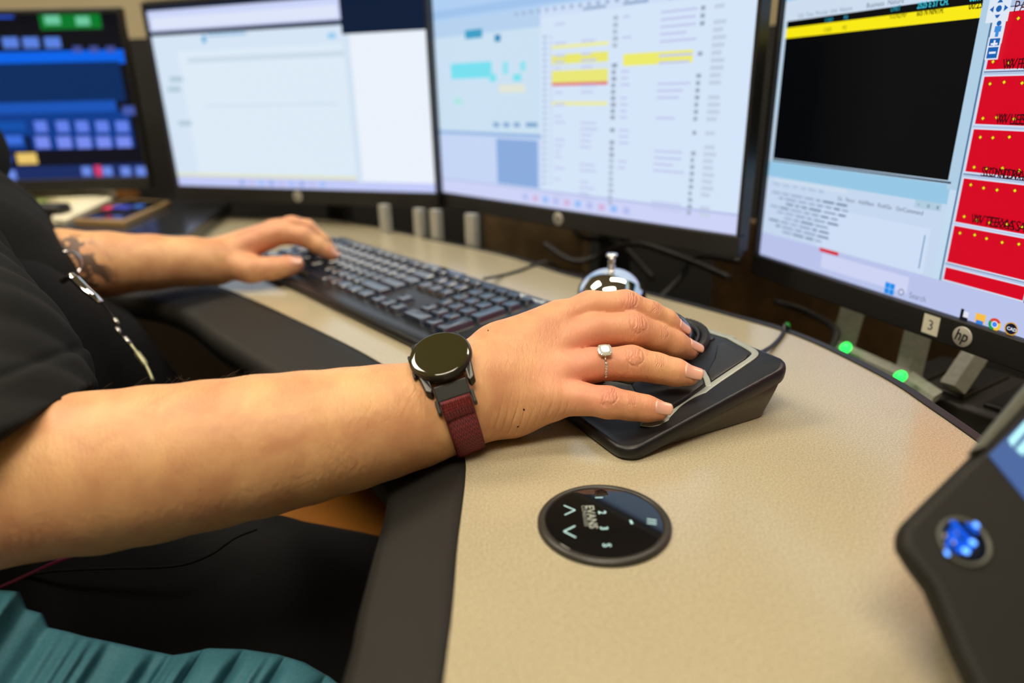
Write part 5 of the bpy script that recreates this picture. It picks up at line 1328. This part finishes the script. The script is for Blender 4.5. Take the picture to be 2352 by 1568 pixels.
# folded-over end of the strap near the adapter
V2_, U2_ = [], []
for i in range(0, 7):
    for j in range(nc): c, d, q = rows_[i][j]; V2_.append(c+d*(q+.0034+.004*max(0, 1-min(i, 99)/6)**2+(.0006 if i < 6 else -.0016))); U2_.append((j/(nc-1), i*.045+.3))
F2_ = [(i*nc+j, i*nc+j+1, (i+1)*nc+j+1, (i+1)*nc+j) for i in range(6) for j in range(nc-1)]
me_ = bpy.data.meshes.new('strap_fold'); me_.from_pydata([tuple(v) for v in V2_], [], F2_); uvl = me_.uv_layers.new(name='UV')
for lp_ in me_.loops: uvl.data[lp_.index].uv = U2_[lp_.vertex_index]
o = link('strap_fold', me_, strap_m, watch, smooth=True); so = o.modifiers.new('s', 'SOLIDIFY'); so.thickness = .0012; so.offset = 0

# ------------------------------------------------------------------ keychain hanging at the waist
kc = empty('keychain', (0, 0, 0), 0, 'metal key ring with clip and chain hanging beside the black shirt and lap', 'keychain')
rcn = at(158, 604, .70); rn_ = nrm(VIEW(rcn)+RIGHT*.7); u_ = nrm(np.cross(rn_, UP)); v_ = np.cross(u_, rn_)
V_, F_ = tube([rcn+(u_*math.cos(2*PI*i/32)*.0122+v_*math.sin(2*PI*i/32)*.0122) for i in range(32)], .0011, 8, closed=True, upv=rn_); raw('key_ring', V_, F_, chrome, kc)
V_, F_ = tube([at(158, 632, .598), at(172, 640, .597), at(196, 664, .595), at(232, 694, .592)], [.0035, .0045, .0042, .003], 10, flat=.6); raw('clip', V_, F_, chrome, kc)
V_, F_ = tube([at(143, 645, .602), at(152, 640, .600), at(168, 632, .598)], .0028, 8); raw('swivel', V_, F_, gold, kc)
for i, (a, b) in enumerate((((262, 732), (272, 746)), ((268, 752), (276, 768)), ((286, 775), (300, 792)))):
    V_, F_ = tube([at(*a, .60), at(*b, .60)], .0022, 8); raw('chain_link', V_, F_, steel, kc)
V_, F_ = tube(spline([at(296, 785, .60), at(316, 812, .598), at(336, 840, .595), at(352, 875, .59)], 5), [.0015]*5+[.0028]*5+[.0015]*6, 8); raw('snap_hook', V_, F_, mat('dull_brass', (.30, .30, .18), .45, metal=.8), kc)
V_, F_ = tube(spline([at(232, 694, .594), at(248, 712, .600), at(264, 734, .602), at(280, 770, .602), at(300, 790, .60)], 5), .0008, 6); raw('cord', V_, F_, edge_black, kc)

# ------------------------------------------------------------------ teal pleated cloth in the lower left corner
top = [(-60, 1335), (0, 1348), (45, 1352), (62, 1392), (98, 1402), (112, 1434), (158, 1444), (200, 1456), (250, 1466), (330, 1484), (400, 1498), (440, 1492), (480, 1482), (560, 1484), (640, 1496), (700, 1514), (760, 1548), (800, 1580)]
nu, nv = 260, 46
tx_ = [p[0] for p in top]; ty_ = [p[1] for p in top]
pl_m = mat('teal_cloth', (.042, .175, .230), .7, noise=.25, nscale=700, bump=.3, bscale=1200, col2=(.030, .140, .185))
V_, F_ = [], []
for i in range(nu):
    x = -60+860*i/(nu-1); y = np.interp(x, tx_, ty_)
    for j in range(nv):
        v = j/(nv-1); t = .370-.055*v**.8+.00003*x
        lean = 260*v
        ph_ = (x+0*lean)/1.0
        am = (.0048 if x < 400 else .0078)*min(1, v*5+.25)
        f1 = math.sin(ph_/15.5+.9*math.sin(ph_/70)); f2 = math.sin(ph_/6.4+2*math.sin(ph_/33))
        if x < 400: d_ = .8*math.sin(ph_/24.0+math.sin(ph_/50))+.25*f2
        else: d_ = .8*(abs(math.sin(ph_/30.0))**.5*2-1)+.12*f2
        p = at(x-lean*.75, y+300*v, t-am*d_)
        if j == 0: p = at(x, y+6, t+.01)
        V_.append(p)
for i in range(nu-1):
    for j in range(nv-1): F_.append((i*nv+j, i*nv+j+1, (i+1)*nv+j+1, (i+1)*nv+j))
o = raw('gathered_cloth', V_, F_, pl_m); so = o.modifiers.new('s', 'SOLIDIFY'); so.thickness = .003; so.offset = -1
tag(o, 'teal pleated gathered cloth bunched in the lower left corner beside the dark trousers', 'cloth')
